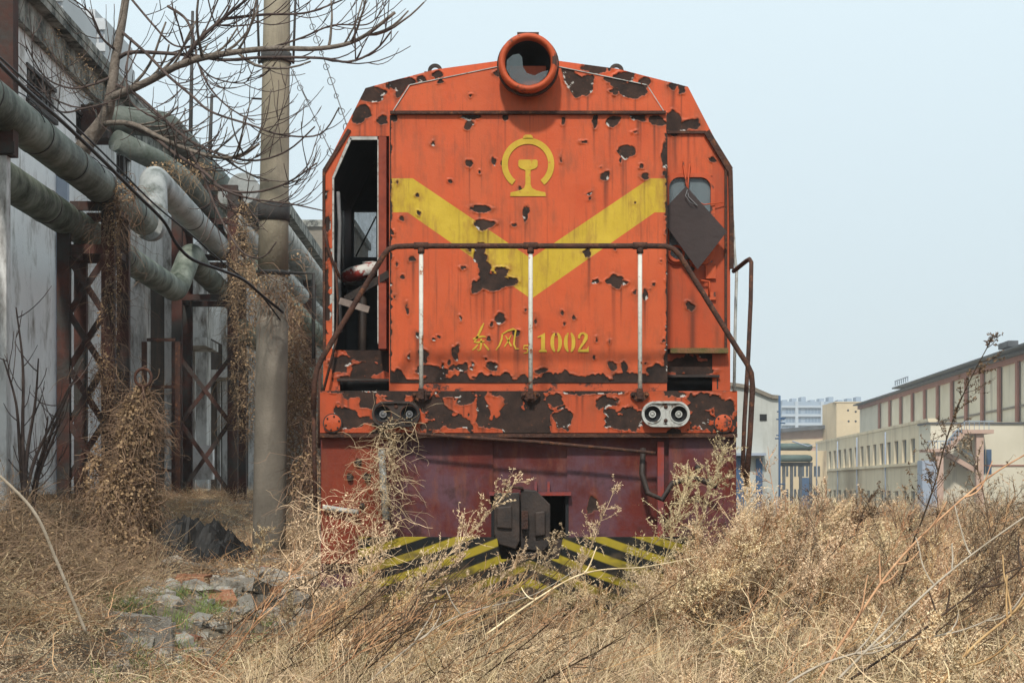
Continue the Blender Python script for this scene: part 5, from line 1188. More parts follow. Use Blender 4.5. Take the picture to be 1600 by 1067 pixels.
# front block with stair
Y = 133.; BX0, BX1 = W(1458, 0, Y)[0], W(1760, 0, Y)[0]; ztop_ = W(0, 662, Y)[2]
FBK = thing('front_block', 'plain cream building block behind the pink outside stair', 'building', ((BX0 + BX1) / 2, Y, -1))
mb = MB(); mb.box(BX0 - .2, BX1, Y, Y + 4, -3, ztop_); mb.build('wall', 'hallwall', FBK)
mb = MB(); mb.box(BX0 - .3, BX1, Y - .15, Y + 4.1, ztop_ + .002, ztop_ + .12); mb.build('coping', 'roofdark', FBK)
for a_, b_ in ((1535, 1539), (1541, 1549)):
    mb = MB(); mb.box(W(a_, 0, Y)[0], W(b_, 0, Y)[0], Y - .06, Y - .005, W(0, 740, Y)[2], W(0, 702, Y)[2]); mb.build('door', 'blue', FBK)
mb = MB(); mb.box(W(1520, 0, Y)[0], W(1700, 0, Y)[0], Y - .08, Y - .005, W(0, 728, Y)[2], W(0, 727, Y)[2] + .05); mb.build('wall_band', 'pinkred', FBK)
Y = 130.; ST = thing('outside_stair', 'pink outside staircase with railing climbing the cream block', 'staircase', (W(1500, 0, Y)[0], Y, -1))
mb = MB(); mb.box(W(1503, 0, Y)[0], W(1553, 0, Y)[0], Y, Y + 2.9, W(0, 677, Y)[2], W(0, 671, Y)[2]); mb.build('landing', 'pink', ST)
mb = MB(); mb.box(W(1450, 0, Y)[0], W(1482, 0, Y)[0], Y, Y + 2.9, W(0, 706, Y)[2], W(0, 701, Y)[2]); mb.build('landing', 'pink', ST)
n = 9
for k in range(n):
    px = 1478 + (1503 - 1478) * k / n; py = 701 - (701 - 672) * (k + 1) / n; mb = MB()
    mb.box(W(px, 0, Y)[0], W(px + 3.2, 0, Y)[0], Y + .1, Y + 1.5, W(0, py + 4, Y)[2], W(0, py, Y)[2]); mb.build('step', 'pink' if k % 2 else 'roofdark', ST)
for k in range(9):
    px = 1482 + (1530 - 1482) * k / 9; py = 705 + (732 - 705) * k / 9; mb = MB()
    mb.box(W(px, 0, Y)[0], W(px + 5.6, 0, Y)[0], Y + 1.55, Y + 2.8, W(0, py + 5, Y)[2], W(0, py, Y)[2]); mb.build('step', 'pink', ST)
mb = MB(); mb.bar(W(1480, 709, Y + 1.53), W(1530, 738, Y + 1.53), .1, .35); mb.bar(W(1478, 706, Y + .05), W(1505, 677, Y + .05), .1, .35); mb.build('stringer', 'pink', ST)
for px, py in ((1533, 677), (1470, 706)):
    mb = MB(); x = W(px, 0, Y)[0]; mb.box(x - .28, x + .28, Y + .3, Y + .8, -2, W(0, py, Y)[2]); mb.build('pillar', 'pink', ST)
rl = [(1450, 689), (1480, 689), (1507, 658), (1553, 658)]; bs = [(1450, 701), (1480, 701), (1507, 671), (1553, 671)]
mb = MB()
for i in range(3):
    mb.bar(W(*rl[i], Y), W(*rl[i + 1], Y), .07)
    for k in range(6):
        t = k / 6; a = Vector(W(*rl[i], Y)).lerp(Vector(W(*rl[i + 1], Y)), t); b = Vector(W(*bs[i], Y)).lerp(Vector(W(*bs[i + 1], Y)), t); mb.bar(a, b, .04)
mb2 = MB(); mb2.bar(W(1482, 690, Y + 1.52), W(1530, 718, Y + 1.52), .07); mb2.build('railing', 'bluegrey', ST)
mb.build('railing', 'bluegrey', ST)
mb = MB(); Y = 127.; mb.box(W(1441, 0, Y)[0], W(1464, 0, Y)[0], Y, Y + 1.6, -1.5, W(0, 719, Y)[2]); mb.box(W(1442, 0, Y)[0], W(1463, 0, Y)[0], Y - .04, Y - .002, -1.4, W(0, 721, Y)[2]); o = mb.build('metal_cabin', 'greypanel'); tag(o, 'pale blue grey metal cabin at the foot of the pink stair', 'cabin')
# the air: thin pale haze over the whole scene
hz_ = MB(); hz_.box(-1600, 1600, -80, 2600, -3.5, 75); hzm = bpy.data.materials.new('pale haze'); hzm.use_nodes = True; hn = hzm.node_tree; hn.nodes.clear()
pv = _n(hn, 'ShaderNodeVolumePrincipled'); pv.inputs['Color'].default_value = (.90, .95, 1, 1); pv.inputs['Density'].default_value = .0006; pv.inputs['Anisotropy'].default_value = .1; ho = _n(hn, 'ShaderNodeOutputMaterial'); hn.links.new(pv.outputs[0], ho.inputs['Volume'])
o = hz_.build('haze', hzm); kind(o, 'stuff', 'thin pale haze in the air')
# pole lamp arm seen over roofs
mb = MB(); Y = 90; mb.tube([W(1276, 780, Y), W(1276, 693, Y), W(1262, 697, Y), W(1238, 689, Y)], .04, 5); o = mb.build('lamp_arm', 'greypanel'); tag(o, 'thin grey lamp pole with slanting arm before the cream hall', 'lamp post')

# ================= dry vegetation =================
R_ = np.random.default_rng(42)
def unit(v): return v / np.maximum(1e-9, np.linalg.norm(v, axis=-1, keepdims=True))
def grow(base, dr, length, K, droop=0., wig=.15, rg=R_, curl=None):
    """base (n,3), dr (n,3), length (n,) -> paths (n,K+1,3)"""
    n = len(base); P = np.zeros((n, K + 1, 3)); P[:, 0] = base; d = unit(dr.copy()); st = (length / K)[:, None]
    for k in range(K):
        d = d + rg.normal(0, wig, (n, 3)); d[:, 2] += droop
        if curl is not None: d = d + curl * np.cross(d, np.array([0, 1., 0])) 
        d = unit(d); P[:, k + 1] = P[:, k] + d * st
    return P
def ribbons(P, w0, w1=None, rg=R_):
    n, K, _ = P.shape; w1 = w0 * .4 if w1 is None else w1
    a = unit(rg.normal(0, 1, (n, 1, 3))); t = np.gradient(P, axis=1); side = unit(np.cross(t, a))
    w = (np.asarray(w0).reshape(-1, 1, 1) * np.linspace(1, 0, K)[None, :, None] + np.asarray(w1).reshape(-1, 1, 1) * np.linspace(0, 1, K)[None, :, None]) / 2
    V = np.stack([P - side * w, P + side * w], 2).reshape(-1, 3)
    id_ = np.arange(n * K * 2).reshape(n, K, 2)
    Fq = np.stack([id_[:, :-1, 0], id_[:, :-1, 1], id_[:, 1:, 1], id_[:, 1:, 0]], -1).reshape(-1, 4)
    return V, Fq
def flakes(Cn, size, rg=R_, aspect=.34):
    n = len(Cn); a = unit(rg.normal(0, 1, (n, 3))); b = unit(np.cross(a, rg.normal(0, 1, (n, 3)))); s = (size * rg.uniform(.5, 1.4, n))[:, None]
    V = np.stack([Cn - a * s, Cn + b * s * aspect, Cn + a * s, Cn - b * s * aspect], 1).reshape(-1, 3)
    return V, np.arange(n * 4).reshape(n, 4)
class VM:
    def __init__(s): s.V = []; s.F = []; s.m = []; s.n = 0
    def add(s, vf, mi=0): V, Fq = vf; s.V.append(V); s.F.append(Fq + s.n); s.m.append(np.full(len(Fq), mi)); s.n += len(V); return s
    def mesh(s, name, mats):
        V = np.concatenate(s.V); Fq = np.concatenate(s.F); mi = np.concatenate(s.m); me = bpy.data.meshes.new(name)
        me.vertices.add(len(V)); me.vertices.foreach_set('co', V.astype(np.float32).reshape(-1)); me.loops.add(Fq.size); me.loops.foreach_set('vertex_index', Fq.reshape(-1).astype(np.int32))
        me.polygons.add(len(Fq)); me.polygons.foreach_set('loop_start', (np.arange(len(Fq)) * 4).astype(np.int32)); me.polygons.foreach_set('loop_total', np.full(len(Fq), 4, np.int32))
        for m_ in mats: me.materials.append(M[m_])
        me.polygons.foreach_set('material_index', mi.astype(np.int32)); me.update(calc_edges=True); me.validate(); return me
def at(P, t):   # sample paths at t in [0,1]
    n, K, _ = P.shape; x = t * (K - 1); i = np.clip(x.astype(int), 0, K - 2); f = (x - i)[:, None]; r = np.arange(n) if len(t) == n else None
    return i, f
def weed(seed, H=1.2, lean=.35, nb=26, nf=11, mats=('stem', 'seed'), bw=.0042, fsz=.0072, bl=.26, droop=-.01, updir=.9, base=None, ldir=None, dark=False, sw=.006):
    rg = np.random.default_rng(seed); v = VM()
    ld = np.array([[lean if ldir is None else ldir[0] * lean, rg.normal(0, .12) if ldir is None else ldir[1] * lean, 1.]])
    st = grow(np.zeros((1, 3)), ld, np.array([H]), 14, droop, .05, rg)
    v.add(ribbons(st, np.array([sw]), np.array([sw * .35]), rg)); v.add(ribbons(st, np.array([sw]), np.array([sw * .35]), rg))
    t = rg.uniform(.22, .98, nb); x = t * 14; i = x.astype(int); f = (x - i)[:, None]; b0 = st[0, i] * (1 - f) + st[0, np.minimum(i + 1, 14)] * f
    d = unit(st[0, np.minimum(i + 1, 14)] - st[0, i]); dr = d * updir + unit(rg.normal(0, 1, (nb, 3))) * .75
    ln = bl * (1.15 - t * .75) * rg.uniform(.6, 1.3, nb); br = grow(b0, dr, ln, 6, .05, .14, rg); v.add(ribbons(br, np.full(nb, bw), None, rg))
    # secondary
    n2 = nb * 2; j = rg.integers(0, nb, n2); kk = rg.integers(1, 6, n2); b2 = br[j, kk]; d2 = unit(br[j, kk + 1 - 0] - br[j, kk - 1]) + unit(rg.normal(0, 1, (n2, 3))) * .8
    b2p = grow(b2, d2, ln[j] * .38, 4, .03, .2, rg); v.add(ribbons(b2p, np.full(n2, bw * .7), None, rg))
    if nf:
        nn = nb * nf; j = rg.integers(0, nb, nn); q = rg.uniform(.3, 1, nn) * 6; k = np.minimum(q.astype(int), 5); f = (q - k)[:, None]
        c1 = br[j, k] * (1 - f) + br[j, k + 1] * f + rg.normal(0, .006, (nn, 3)); v.add(flakes(c1, fsz, rg), 1)
        nn = n2 * nf // 3; j = rg.integers(0, n2, nn); q = rg.uniform(.2, 1, nn) * 4; k = np.minimum(q.astype(int), 3); f = (q - k)[:, None]
        c1 = b2p[j, k] * (1 - f) + b2p[j, k + 1] * f + rg.normal(0, .005, (nn, 3)); v.add(flakes(c1, fsz * .9, rg), 1)
    return v.mesh('weed', mats)
def tuft(seed, n=46, H=.5, mats=('straw',), w=.0045, lean=.3, spread=.05):
    rg = np.random.default_rng(seed); b = np.zeros((n, 3)); b[:, :2] = rg.normal(0, spread, (n, 2)); d = rg.normal(0, .38, (n, 3)); d[:, 2] = 1; d[:, 0] += lean
    P = grow(b, d, H * rg.uniform(.4, 1.2, n), 7, -.10, .07, rg); return VM().add(ribbons(P, np.full(n, w), None, rg)).mesh('grass', mats)
def tangle(seed, n=78, R=.42, H=.2, mats=('straw', 'litter'), w=.0058, wig=.36, nfl=420, L=(.15, .6), fs_=.010):
    rg = np.random.default_rng(seed); b = rg.normal(0, R * .5, (n, 3)); b[:, 2] = np.abs(rg.normal(0, H * .6, n)); d = rg.normal(0, 1, (n, 3)); d[:, 2] *= .35; d[:, 0] += .3
    P = grow(b, d, rg.uniform(*L, n), 8, .0, wig * .6, rg); P[:, :, 2] = np.abs(P[:, :, 2]); v = VM().add(ribbons(P, np.full(n, w), None, rg))
    c = rg.normal(0, R * .5, (nfl, 3)); c[:, 2] = np.abs(rg.normal(0, H * .6, nfl)); v.add(flakes(c, fs_, rg), 1); return v.mesh('tangle', mats)
def protos(name, meshes):
    col = bpy.data.collections.new(name)
    for i, me in enumerate(meshes):
        o = bpy.data.objects.new('%s_%02d' % (name, i), me); col.objects.link(o)
    return col
def scatter(name, col, ncol, pts, scl, label, tilt=.15, rz=None, leanx=0.):
    n = len(pts); me = bpy.data.meshes.new(name); me.vertices.add(n); me.vertices.foreach_set('co', pts.astype(np.float32).reshape(-1))
    rot = np.stack([R_.normal(0, tilt, n), R_.normal(leanx, tilt, n), R_.uniform(-3.14, 3.14, n) if rz is None else R_.normal(0, rz, n)], -1)
    a = me.attributes.new('rot', 'FLOAT_VECTOR', 'POINT'); a.data.foreach_set('vector', rot.astype(np.float32).reshape(-1))
    a = me.attributes.new('scl', 'FLOAT', 'POINT'); a.data.foreach_set('value', scl.astype(np.float32))
    a = me.attributes.new('pick', 'INT', 'POINT'); a.data.foreach_set('value', R_.integers(0, ncol, n).astype(np.int32))
    o = bpy.data.objects.new(name, me); C.objects.link(o); kind(o, 'stuff', label)
    ng = bpy.data.node_groups.new('scatter_' + name, 'GeometryNodeTree'); ng.interface.new_socket('Geometry', in_out='INPUT', socket_type='NodeSocketGeometry'); ng.interface.new_socket('Geometry', in_out='OUTPUT', socket_type='NodeSocketGeometry')
    gi = ng.nodes.new('NodeGroupInput'); go = ng.nodes.new('NodeGroupOutput'); ci = ng.nodes.new('GeometryNodeCollectionInfo'); ci.inputs['Collection'].default_value = col; ci.inputs['Separate Children'].default_value = True; ci.inputs['Reset Children'].default_value = True
    ip = ng.nodes.new('GeometryNodeInstanceOnPoints'); ip.inputs['Pick Instance'].default_value = True
    def na(nm, ty):
        q_ = ng.nodes.new('GeometryNodeInputNamedAttribute'); q_.data_type = ty; q_.inputs['Name'].default_value = nm; return [s for s in q_.outputs if s.enabled and s.name == 'Attribute'][0]
    e = ng.nodes.new('FunctionNodeEulerToRotation'); l = ng.links.new
    l(na('rot', 'FLOAT_VECTOR'), e.inputs[0]); l(e.outputs[0], ip.inputs['Rotation']); l(na('scl', 'FLOAT'), ip.inputs['Scale']); l(na('pick', 'INT'), ip.inputs['Instance Index'])
    l(gi.outputs[0], ip.inputs['Points']); l(ci.outputs[0], ip.inputs['Instance']); l(ip.outputs[0], go.inputs[0])
    md = o.modifiers.new('scatter', 'NODES'); md.node_group = ng; return o

tufts = protos('grass_kind', [tuft(100 + i, 50, .38 + .06 * i) for i in range(4)])
tangles = protos('tangle_kind', [tangle(120 + i) for i in range(4)] + [tangle(130 + i, mats=('stem', 'litter'), n=70, wig=.25) for i in range(2)] + [tangle(134, mats=('darkstem', 'litter'), n=80, H=.1), tangle(135, mats=('straw', 'seed'), n=60, w=.006, wig=.5, L=(.15, .5))])
weeds = protos('weed_kind', [weed(140 + i, 1.0 + .1 * (i % 3), .25 + .1 * (i % 2)) for i in range(6)])
brownweeds = protos('brownweed_kind', [weed(160 + i, 1.15, .2, 22, 6, ('darkstem', 'litter'), fsz=.006) for i in range(3)] + [weed(164 + i, 1.1, .3, 18, 8, ('stem', 'litter')) for i in range(2)])
paleweeds = protos('pale_kind', [weed(240 + i, 1.0 + .08 * (i % 3), .4 + .1 * (i % 2), 46, 18, ('straw' if i % 2 else 'stem', 'seed'), bl=.34, fsz=.0105, bw=.006) for i in range(5)])
stalks = protos('stalk_kind', [weed(170 + i, 1.0, .9, 7, 0, ('stem' if i % 2 else 'darkstem', 'seed'), bl=.30, sw=.0095, bw=.005) for i in range(4)])
def rnd_pts(n, fx):
    """fx returns x, y arrays"""
    x, y = fx(n); return np.stack([x, y, ground(x, y)], -1)
def clear(p):   # not inside the locomotive / not through walls
    x, y = p[:, 0], p[:, 1]
    return ~((np.abs(x) < 1.62) & (y > 12.75)) & (x > -5.7 - .02866 * y) & ~((y > 54.5) & (y < 71) & (x > 2.5) & (x < 10))
def field(n, x0, x1, y0, y1, pw=1.):
    y = y0 + (y1 - y0) * R_.uniform(0, 1, n) ** pw
    lo, hi = x0 * y / y0 if False else x0, x1
    return np.stack([R_.uniform(x0, x1, n), y], -1)
def wedge(n, pxa, pxb, y0, y1, pw=1.):   # uniform inside the camera's wedge of ground between two distances
    y = y0 + (y1 - y0) * R_.uniform(0, 1, n) ** pw; px = R_.uniform(pxa, pxb, n); x = (px - 826) / F * y; return np.stack([x, y], -1)
def off_path(p, k=0.):
    px = 826 + p[:, 0] / p[:, 1] * F; return px > 290 + k + (p[:, 1] - 8) * 48
def P3(xy): return np.concatenate([xy, ground(xy[:, 0], xy[:, 1])[:, None]], 1)
# --- foreground mat ---
p = P3(np.concatenate([wedge(1000, 380, 1750, 6.5, 12.9), wedge(900, 1080, 1850, 12.5, 26), wedge(120, -150, 400, 6.5, 9.5)])); p = p[clear(p)]
p = p[off_path(p) | (R_.uniform(0, 1, len(p)) < .05)]; low = np.where((p[:, 1] < 13) & (p[:, 0] < 1.3), .62, 1.)
scatter('dry_grass_mat', tangles, 8, p, R_.uniform(.55, 1.1, len(p)) * low, 'tangled mat of dry stems and leaf litter covering the ground')
p = P3(np.concatenate([wedge(150, 380, 1100, 6.8, 9.5), wedge(170, 1080, 1800, 7, 12.7), wedge(420, 1080, 1850, 12, 30), wedge(30, -150, 300, 7, 16)])); p = p[clear(p)]; p = p[off_path(p) | (R_.uniform(0, 1, len(p)) < .3)]
scatter('dry_grass', tufts, 4, p, R_.uniform(.35, .9, len(p)), 'bleached dry grass tufts among the weeds', rz=.8)
# --- weeds right field ---
def hgt(px, y): return 1.
w1 = wedge(520, 1130, 1800, 12.2, 26); w2 = np.concatenate([wedge(700, 1120, 1750, 24, 60), wedge(260, 640, 1130, 31, 54)]); w3 = wedge(130, 1060, 1200, 11.6, 13.2); w4 = wedge(160, 1250, 1850, 9.2, 12.5)
p = P3(np.concatenate([w1, w2, w3, w4])); p = p[clear(p)]
sc = R_.uniform(.6, 1.02, len(p)); sc *= np.where(p[:, 1] > 14, .98, .88)
scatter('dry_weeds', weeds, 6, p, sc, 'field of pale dry weeds right of the locomotive', rz=.7, leanx=.12)
p = P3(np.concatenate([wedge(260, 1160, 1800, 11, 26), wedge(320, 1150, 1750, 24, 70)])); p = p[clear(p)]
scatter('brown_weeds', brownweeds, 5, p, R_.uniform(.6, 1.05, len(p)), 'darker brown dry weeds mixed through the field', rz=1.0)
lowcol = protos('low_kind', [weed(260 + i, .9, .4, 44, 18, ('straw' if i % 2 else 'stem', 'seed'), bl=.30, bw=.0075, fsz=.0155) for i in range(4)] + [weed(266 + i, .9, .4, 30, 14, ('darkstem', 'litter'), bl=.3) for i in range(2)])
# low weeds before the plow
p = P3(np.concatenate([wedge(620, 300, 1150, 6.9, 12.5), wedge(520, 1100, 1800, 6.9, 12.5)])); p = p[off_path(p, 40)]
scatter('low_dry_weeds', lowcol, 6, p, R_.uniform(.25, .50, len(p)) * np.where(p[:, 0] > 1.2, 1.35, np.where(p[:, 1] > 10, .72, 1.)), 'short dry weeds lying flat across the foreground', tilt=.5, rz=.9, leanx=.75)
pa = P3(wedge(46, 430, 1000, 11.4, 12.55)); pb = P3(wedge(120, 930, 1190, 11.8, 12.75)); pc = P3(wedge(110, 1030, 1240, 11.4, 12.9)); p = np.concatenate([pa, pb, pc]); sc = np.concatenate([R_.uniform(.35, .66, len(pa)), R_.uniform(.6, .95, len(pb)), R_.uniform(.8, 1.15, len(pc))]); k_ = ~((np.abs(p[:, 0]) < 1.7) & (p[:, 1] > 12.65))
scatter('plow_weeds', paleweeds, 5, p[k_], sc[k_], 'dry weeds rising against the locomotive front', tilt=.18, rz=.6, leanx=.45)
p = P3(np.concatenate([wedge(170, 280, 760, 8.0, 11.4), wedge(150, 900, 1650, 7.6, 11.5)]))
scatter('bare_stalks', stalks, 4, p, R_.uniform(.5, 1.15, len(p)), 'bare reddish dry stalks leaning to the right', tilt=.22, rz=.35, leanx=.25)
p = P3(np.concatenate([wedge(26, 1420, 1760, 8.6, 11), wedge(22, 1180, 1500, 10, 12.5)])); p = p[clear(p)]
scatter('tall_weeds', brownweeds, 5, p, R_.uniform(.95, 1.3, len(p)), 'taller brown weeds towards the right edge of the field', rz=.8, leanx=.15)
# green grass
greens = protos('green_kind', [tuft(180 + i, 40, .16, ('green',), .005, 0, .05) for i in range(3)])
p_ = P3(np.concatenate([wedge(70, -150, 330, 6.4, 9.2), wedge(160, 60, 520, 19, 34)])); p_ = p_[clear(p_)]
scatter('path_straw', tangles, 8, p_, R_.uniform(.35, .7, len(p_)), 'dry straw lying beside the path and along the wall foot')
p = P3(np.concatenate([wedge(90, 150, 470, 7.2, 13), wedge(45, 1060, 1500, 7, 9)]))
scatter('green_grass', greens, 3, p, R_.uniform(.4, 1.0, len(p)), 'sparse fresh green grass on the path')
# litter on left path
lit = protos('litter_kind', [tangle(190 + i, n=26, R=.4, H=.03, nfl=330, L=(.08, .3), w=.0045, fs_=.011, mats=('stem', 'litter')) for i in range(3)])
p = P3(np.concatenate([wedge(420, -150, 560, 6.6, 20), wedge(900, 60, 520, 15, 40)])); p = p[clear(p)]
scatter('leaf_litter', lit, 3, p, R_.uniform(.5, 1.1, len(p)), 'dead leaves and twigs littering the path')
# left foreground bramble mound
vt = protos('bramble_kind', [tangle(200 + i, n=170, R=.34, H=.30, mats=('vine', 'vineleaf'), w=.0045, wig=.4, nfl=340, L=(.2, .7), fs_=.012) for i in range(3)])
xy = np.stack([R_.normal(-3.35, .42, 110), R_.normal(9.7, 1.2, 110)], -1); xy = np.concatenate([xy, np.stack([R_.uniform(-5.6, -3.7, 50), R_.uniform(10.5, 16, 50)], -1)])
scatter('bramble_mound', vt, 3, P3(xy), R_.uniform(.6, 1.0, len(xy)), 'brown bramble mound in the left foreground')

# --- vine masses ---
def vine_mass(name, label, cpts, n, nl, sd=1, hang=-.12, mats=('vine', 'vineleaf'), w=.006, cat='vines', L=(.25, .8), fs_=.012, group=None):
    """cpts: list of (center, radii xyz, weight)"""
    rg = np.random.default_rng(sd); ws = np.array([c[2] for c in cpts], float); ws /= ws.sum(); k = rg.choice(len(cpts), n, p=ws)
    cen = np.array([c[0] for c in cpts])[k]; rad = np.array([c[1] for c in cpts])[k]; u = unit(rg.normal(0, 1, (n, 3))) * rg.uniform(.3, 1, (n, 1)) ** .4
    b = cen + u * rad; d = rg.normal(0, 1, (n, 3)); d[:, 2] -= .4; P = grow(b, d, rg.uniform(*L, n), 8, hang, .38, rg); v = VM(); v.add(ribbons(P, rg.uniform(.5, 1.2, n) * w, None, rg))
    k = rg.choice(len(cpts), nl, p=ws); u = unit(rg.normal(0, 1, (nl, 3))) * rg.uniform(.4, 1.05, (nl, 1)) ** .5; c = np.array([c[0] for c in cpts])[k] + u * np.array([c[1] for c in cpts])[k]; v.add(flakes(c, fs_, rg, .7), 1)
    me = v.mesh(name, mats); o = bpy.data.objects.new(name, me); C.objects.link(o); tag(o, label, cat, group); return o
c = lambda px, py, Y: W(px, py, Y)
vine_mass('vine_mound', 'tall shaggy mound of brown dry vines in front of the near trestle', [(c(212, 690, 14.3), (.17, .22, .40), 2.4), (c(200, 790, 14.2), (.26, .28, .42), 3), (c(190, 870, 14.0), (.28, .3, .32), 2.6), (c(222, 640, 14.4), (.10, .14, .22), 1.3), (c(155, 770, 14.6), (.14, .25, .42), .9)], 4600, 9000, 1, -.18, w=.0075, cat='vine mound', fs_=.017, L=(.12, .45))
vine_mass('climbing_vines', 'dry vines climbing the right leg of the near trestle', [(c(175, 340, 18.9), (.11, .15, .3), 2), (c(178, 420, 18.8), (.09, .15, .5), 1.2), (c(168, 540, 18.8), (.14, .15, .6), 1.2), (c(165, 620, 18.6), (.2, .2, .5), 1.5), (c(196, 300, 18.8), (.14, .2, .12), .8)], 600, 1700, 2, -.25, w=.007, fs_=.014)
vine_mass('climbing_vines', 'dry vines over the pipes between the second trestle and the pole', [(c(375, 400, 27), (.2, .4, .5), 1), (c(385, 470, 26), (.25, .4, .7), 2), (c(380, 600, 26), (.2, .4, .9), 1.5), (c(380, 340, 27), (.12, .3, .3), .5), (c(285, 262, 24), (.5, .3, .10), .6)], 800, 1900, 3, -.22, w=.010, fs_=.018)
vine_mass('climbing_vines', 'thick dry vines hanging on the pipes between pole and cab', [(c(455, 500, 21), (.16, .4, .3), 1), (c(462, 580, 20.5), (.18, .4, .5), 3), (c(468, 690, 20), (.2, .4, .7), 3), (c(425, 450, 18.7), (.26, .06, .2), .5), (c(485, 760, 18), (.22, .3, .4), 1), (c(440, 400, 22), (.4, .4, .04), .15)], 1700, 3000, 4, -.2, w=.008, fs_=.017)
vine_mass('hanging_vines', 'dry vine tangle hanging from the dark left marker lamp of the locomotive', [(c(605, 690, 12.9), (.09, .05, .16), 1), (c(600, 740, 12.85), (.13, .06, .2), 1.6), (c(585, 800, 12.8), (.2, .1, .25), 1.5), (c(625, 660, 12.93), (.14, .03, .05), .3)], 330, 520, 5, -.12, ('straw', 'seed'), .005, L=(.15, .5), fs_=.008)
vine_mass('trailing_vines', 'dry creepers at the rubble edge beside the locomotive corner', [(c(545, 830, 12.7), (.25, .2, .3), 1), (c(490, 830, 13.5), (.2, .3, .25), 1), (c(520, 900, 12.4), (.4, .3, .18), 1)], 520, 900, 6, -.08, ('straw', 'seed'), .0045, L=(.15, .5), fs_=.008)
vine_mass('roof_weeds', 'dry weeds growing on the workshop eave above the windows', [(c(120, 115, 24.), (.25, .6, .3), 1), (c(150, 160, 26), (.2, .6, .3), 1), (c(85, 70, 23), (.12, .4, .25), .5)], 260, 420, 7, -.2, w=.005, L=(.2, .6))

# --- individual tall weeds, each a thing ---
def one_weed(px, pyb, Y, H, lean, seed, label, mats=('stem', 'seed'), nb=26, nf=11, bl=.26, sw=.008, fsz=.0105, bw=.006, group='tall dry weeds standing out from the field', zb=None, **k):
    me = weed(seed, H, lean, nb, nf, mats, sw=sw * 1.15, bl=bl, **dict(dict(fsz=fsz, bw=bw), **k)); o = bpy.data.objects.new('dry_weed', me); C.objects.link(o); x = W(px, 0, Y)[0]
    o.location = (x, Y, gz(x, Y) if zb is None else zb); tag(o, label, 'weed', group)
one_weed(1375, 0, 11.0, 2.2, .30, 301, 'tall dark brown weed rising above the factory roof line, right of centre', ('darkstem', 'darkleaf'), 44, 22, .34, .014, fsz=.012)
one_weed(1300, 0, 11.5, 1.15, .12, 302, 'dark weed left of the tallest one, before the cream facade', ('darkstem', 'darkleaf'), 30, 18, .26, .012, fsz=.011)
one_weed(1235, 0, 12.2, 1.45, .10, 303, 'slender pale weed in front of the blue post', ('stem', 'litter'), 26, 8, .3)
one_weed(1440, 0, 10.4, 1.7, .6, 304, 'brown weed leaning right below the pink stair', ('darkstem', 'darkleaf'), 34, 16, .36, .011, fsz=.010)
one_weed(1165, 0, 12.6, 1.75, .05, 305, 'thin upright weed beside the locomotive handrail end', ('stem', 'seed'), 20, 7, .22, .005)
one_weed(930, 0, 12.2, 1.65, .38, 306, 'pale seeded weed leaning right across the right marker lamp', mats=('straw', 'seed'), nb=40, nf=16)
one_weed(860, 0, 12.3, 1.25, .42, 307, 'feathery weed crossing the faded apron right of the coupler', mats=('straw', 'seed'), nb=34, nf=14)
one_weed(580, 0, 12.2, 1.65, .78, 308, 'long pale weed sweeping up right over the left plow stripes', mats=('straw', 'seed'), nb=46, nf=18, bl=.32)
one_weed(560, 0, 12.0, 1.05, .95, 309, 'arching seeded weed lying over the yellow black stripes', mats=('straw', 'seed'), nb=44, nf=18, bl=.32)
one_weed(1000, 0, 12.4, 1.35, .30, 310, 'bushy pale weed before the right end of the apron', mats=('straw', 'seed'), nb=50, nf=18, bl=.38)
one_weed(1060, 0, 12.3, 1.45, .25, 311, 'bushy dry weed reaching the buffer beam end', mats=('straw', 'seed'), nb=54, nf=18, bl=.38)
one_weed(1100, 0, 12.1, 1.25, .35, 312, 'dense dry weed clump at the locomotive corner by the track', mats=('straw', 'seed'), nb=56, nf=18, bl=.4)
one_weed(1560, 0, 9.6, 1.45, .1, 313, 'dark spiky weed near the right edge of the field', ('darkstem', 'litter'), 40, 18, .34, .010, fsz=.010)
one_weed(1120, 0, 11.8, 1.05, .8, 315, 'reddish weed leaning far right at the corner of the field', ('stem', 'litter'), 24, 9, .3)
# flowering weed in front of pole
one_weed(402, 0, 13.6, .62, .06, 321, 'small weed with cream flower plume in front of the pole foot', ('stem', 'seed'), 26, 16, .24, .006, fsz=.011)
one_weed(680, 0, 11.9, .95, .9, 330, 'seeded weed lying low to the right under the coupler', mats=('straw', 'seed'), nb=36, nf=16, bl=.3)
one_weed(760, 0, 12.1, 1.0, .75, 331, 'weed leaning right in front of the black knuckle coupler', mats=('straw', 'seed'), nb=34, nf=14, bl=.26)
one_weed(520, 0, 12.3, .9, .5, 332, 'weed beside the left end of the striped plow', mats=('straw', 'seed'), nb=34, nf=14, bl=.3)
# long leaning stalks lower right
def stalk(pts, r, label, mt='stem', tw=6):
    pp = curve_pts([W(*p) for p in pts], 30); mb = MB(); mb.tube(pp, list(np.linspace(r, r * .5, len(pp))), 6); twigs(mb, pp, r, tw, .3, rs); o = mb.build('leaning_stalk', mt); tag(o, label, 'stalk', 'long leaning dead stalks in the right foreground')
stalk([(1262, 1090, 7.5), (1330, 980, 7.8), (1400, 880, 8.1), (1480, 800, 8.4), (1560, 735, 8.7), (1640, 690, 9)], .007, 'long reddish stalk rising from bottom centre right to the right edge')
stalk([(1310, 1060, 7.2), (1400, 970, 7.4), (1470, 905, 7.6), (1540, 850, 7.8), (1640, 780, 8)], .006, 'thick pale bare stalk crossing the lower right corner', 'deadstick', 4)
stalk([(1330, 1060, 7.4), (1420, 1000, 7.5), (1500, 940, 7.6), (1560, 900, 7.7), (1640, 870, 7.8)], .006, 'dark forked stalk below the thick pale one', 'darkstem')
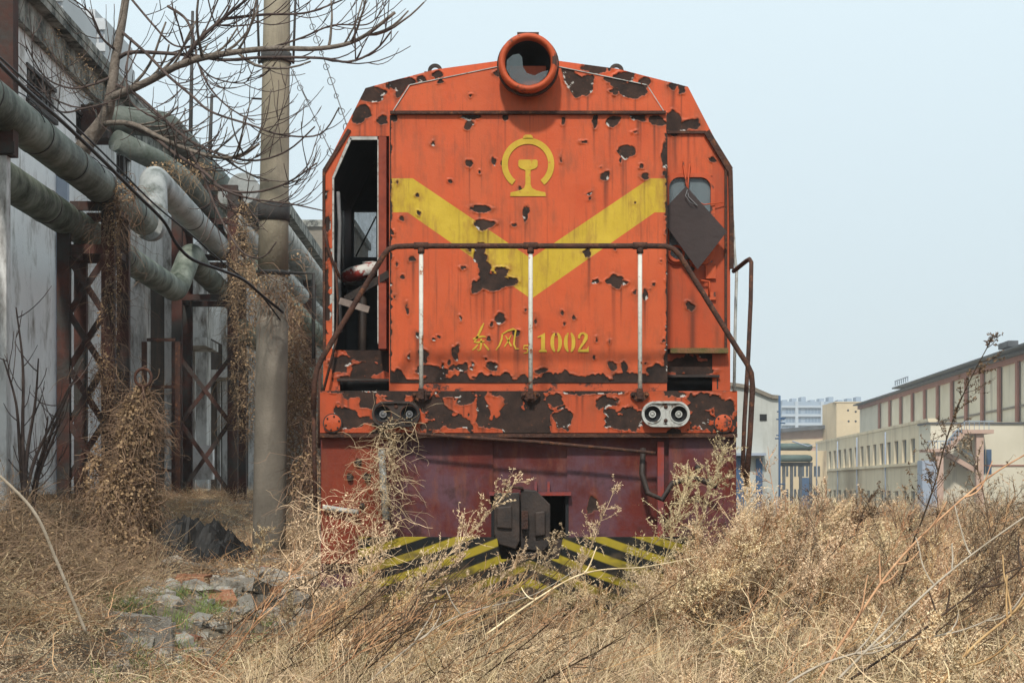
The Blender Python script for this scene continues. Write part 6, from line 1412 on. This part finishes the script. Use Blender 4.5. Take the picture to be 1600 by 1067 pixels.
stalk([(1210, 1080, 7.4), (1290, 1035, 7.5), (1400, 1005, 7.6), (1500, 985, 7.7), (1560, 960, 7.8)], .006, 'pale stalk lying low along the bottom right', 'deadstick', 4)
stalk([(1460, 1080, 7.0), (1520, 1010, 7.1), (1580, 960, 7.2), (1650, 900, 7.3)], .007, 'red stalk cutting the bottom right corner')
stalk([(560, 1080, 8.2), (640, 1010, 8.5), (720, 960, 8.8), (830, 930, 9.4), (900, 890, 10)], .0045, 'long pale stalk bending right in the middle foreground', 'deadstick', 3)
stalk([(760, 990, 8.4), (900, 900, 9), (1010, 885, 9.5), (1090, 870, 10)], .005, 'thin straw stalk lying almost flat before the plow', 'straw', 3)

# ---------------- pieces that are separate become objects of their own ----------------
def split_loose(o):
    me = o.data; n = len(me.vertices); par = list(range(n))
    def fd(a):
        while par[a] != a: par[a] = par[par[a]]; a = par[a]
        return a
    for p_ in me.polygons:
        v = list(p_.vertices); r0 = fd(v[0])
        for k in v[1:]: par[fd(k)] = r0
    roots = {}
    for i in range(n): roots.setdefault(fd(i), []).append(i)
    if len(roots) < 2: return
    co = [v.co.copy() for v in me.vertices]
    for r, ids in list(roots.items()):
        mp = {k: i for i, k in enumerate(ids)}; fs_ = [p_ for p_ in me.polygons if p_.vertices[0] in mp]
        m2 = bpy.data.meshes.new(o.name); m2.from_pydata([co[i] for i in ids], [], [[mp[v] for v in p_.vertices] for p_ in fs_])
        for mt in me.materials: m2.materials.append(mt)
        m2.polygons.foreach_set('material_index', [p_.material_index for p_ in fs_]); m2.polygons.foreach_set('use_smooth', [p_.use_smooth for p_ in fs_]); m2.update()
        if r == list(roots)[0]: new0 = m2; continue
        q_ = bpy.data.objects.new(o.name.split('.')[0], m2); C.objects.link(q_); q_.parent = o.parent; q_.location = o.location
    o.data = new0
for o in list(C.objects):
    if o.type == 'MESH' and o.name.split('.')[0] in ('seam', 'corner_gusset', 'cab_edge_trim', 'apron_bolt', 'door_moulding', 'grab_rail', 'grab_pole', 'fixing_screw', 'apron_rib', 'inner_pipe', 'door_frame', 'coping', 'plow_blade', 'wall_band', 'pier', 'coupler_pin', 'stringer', 'doorstep', 'window_frame') and not o.modifiers: split_loose(o)
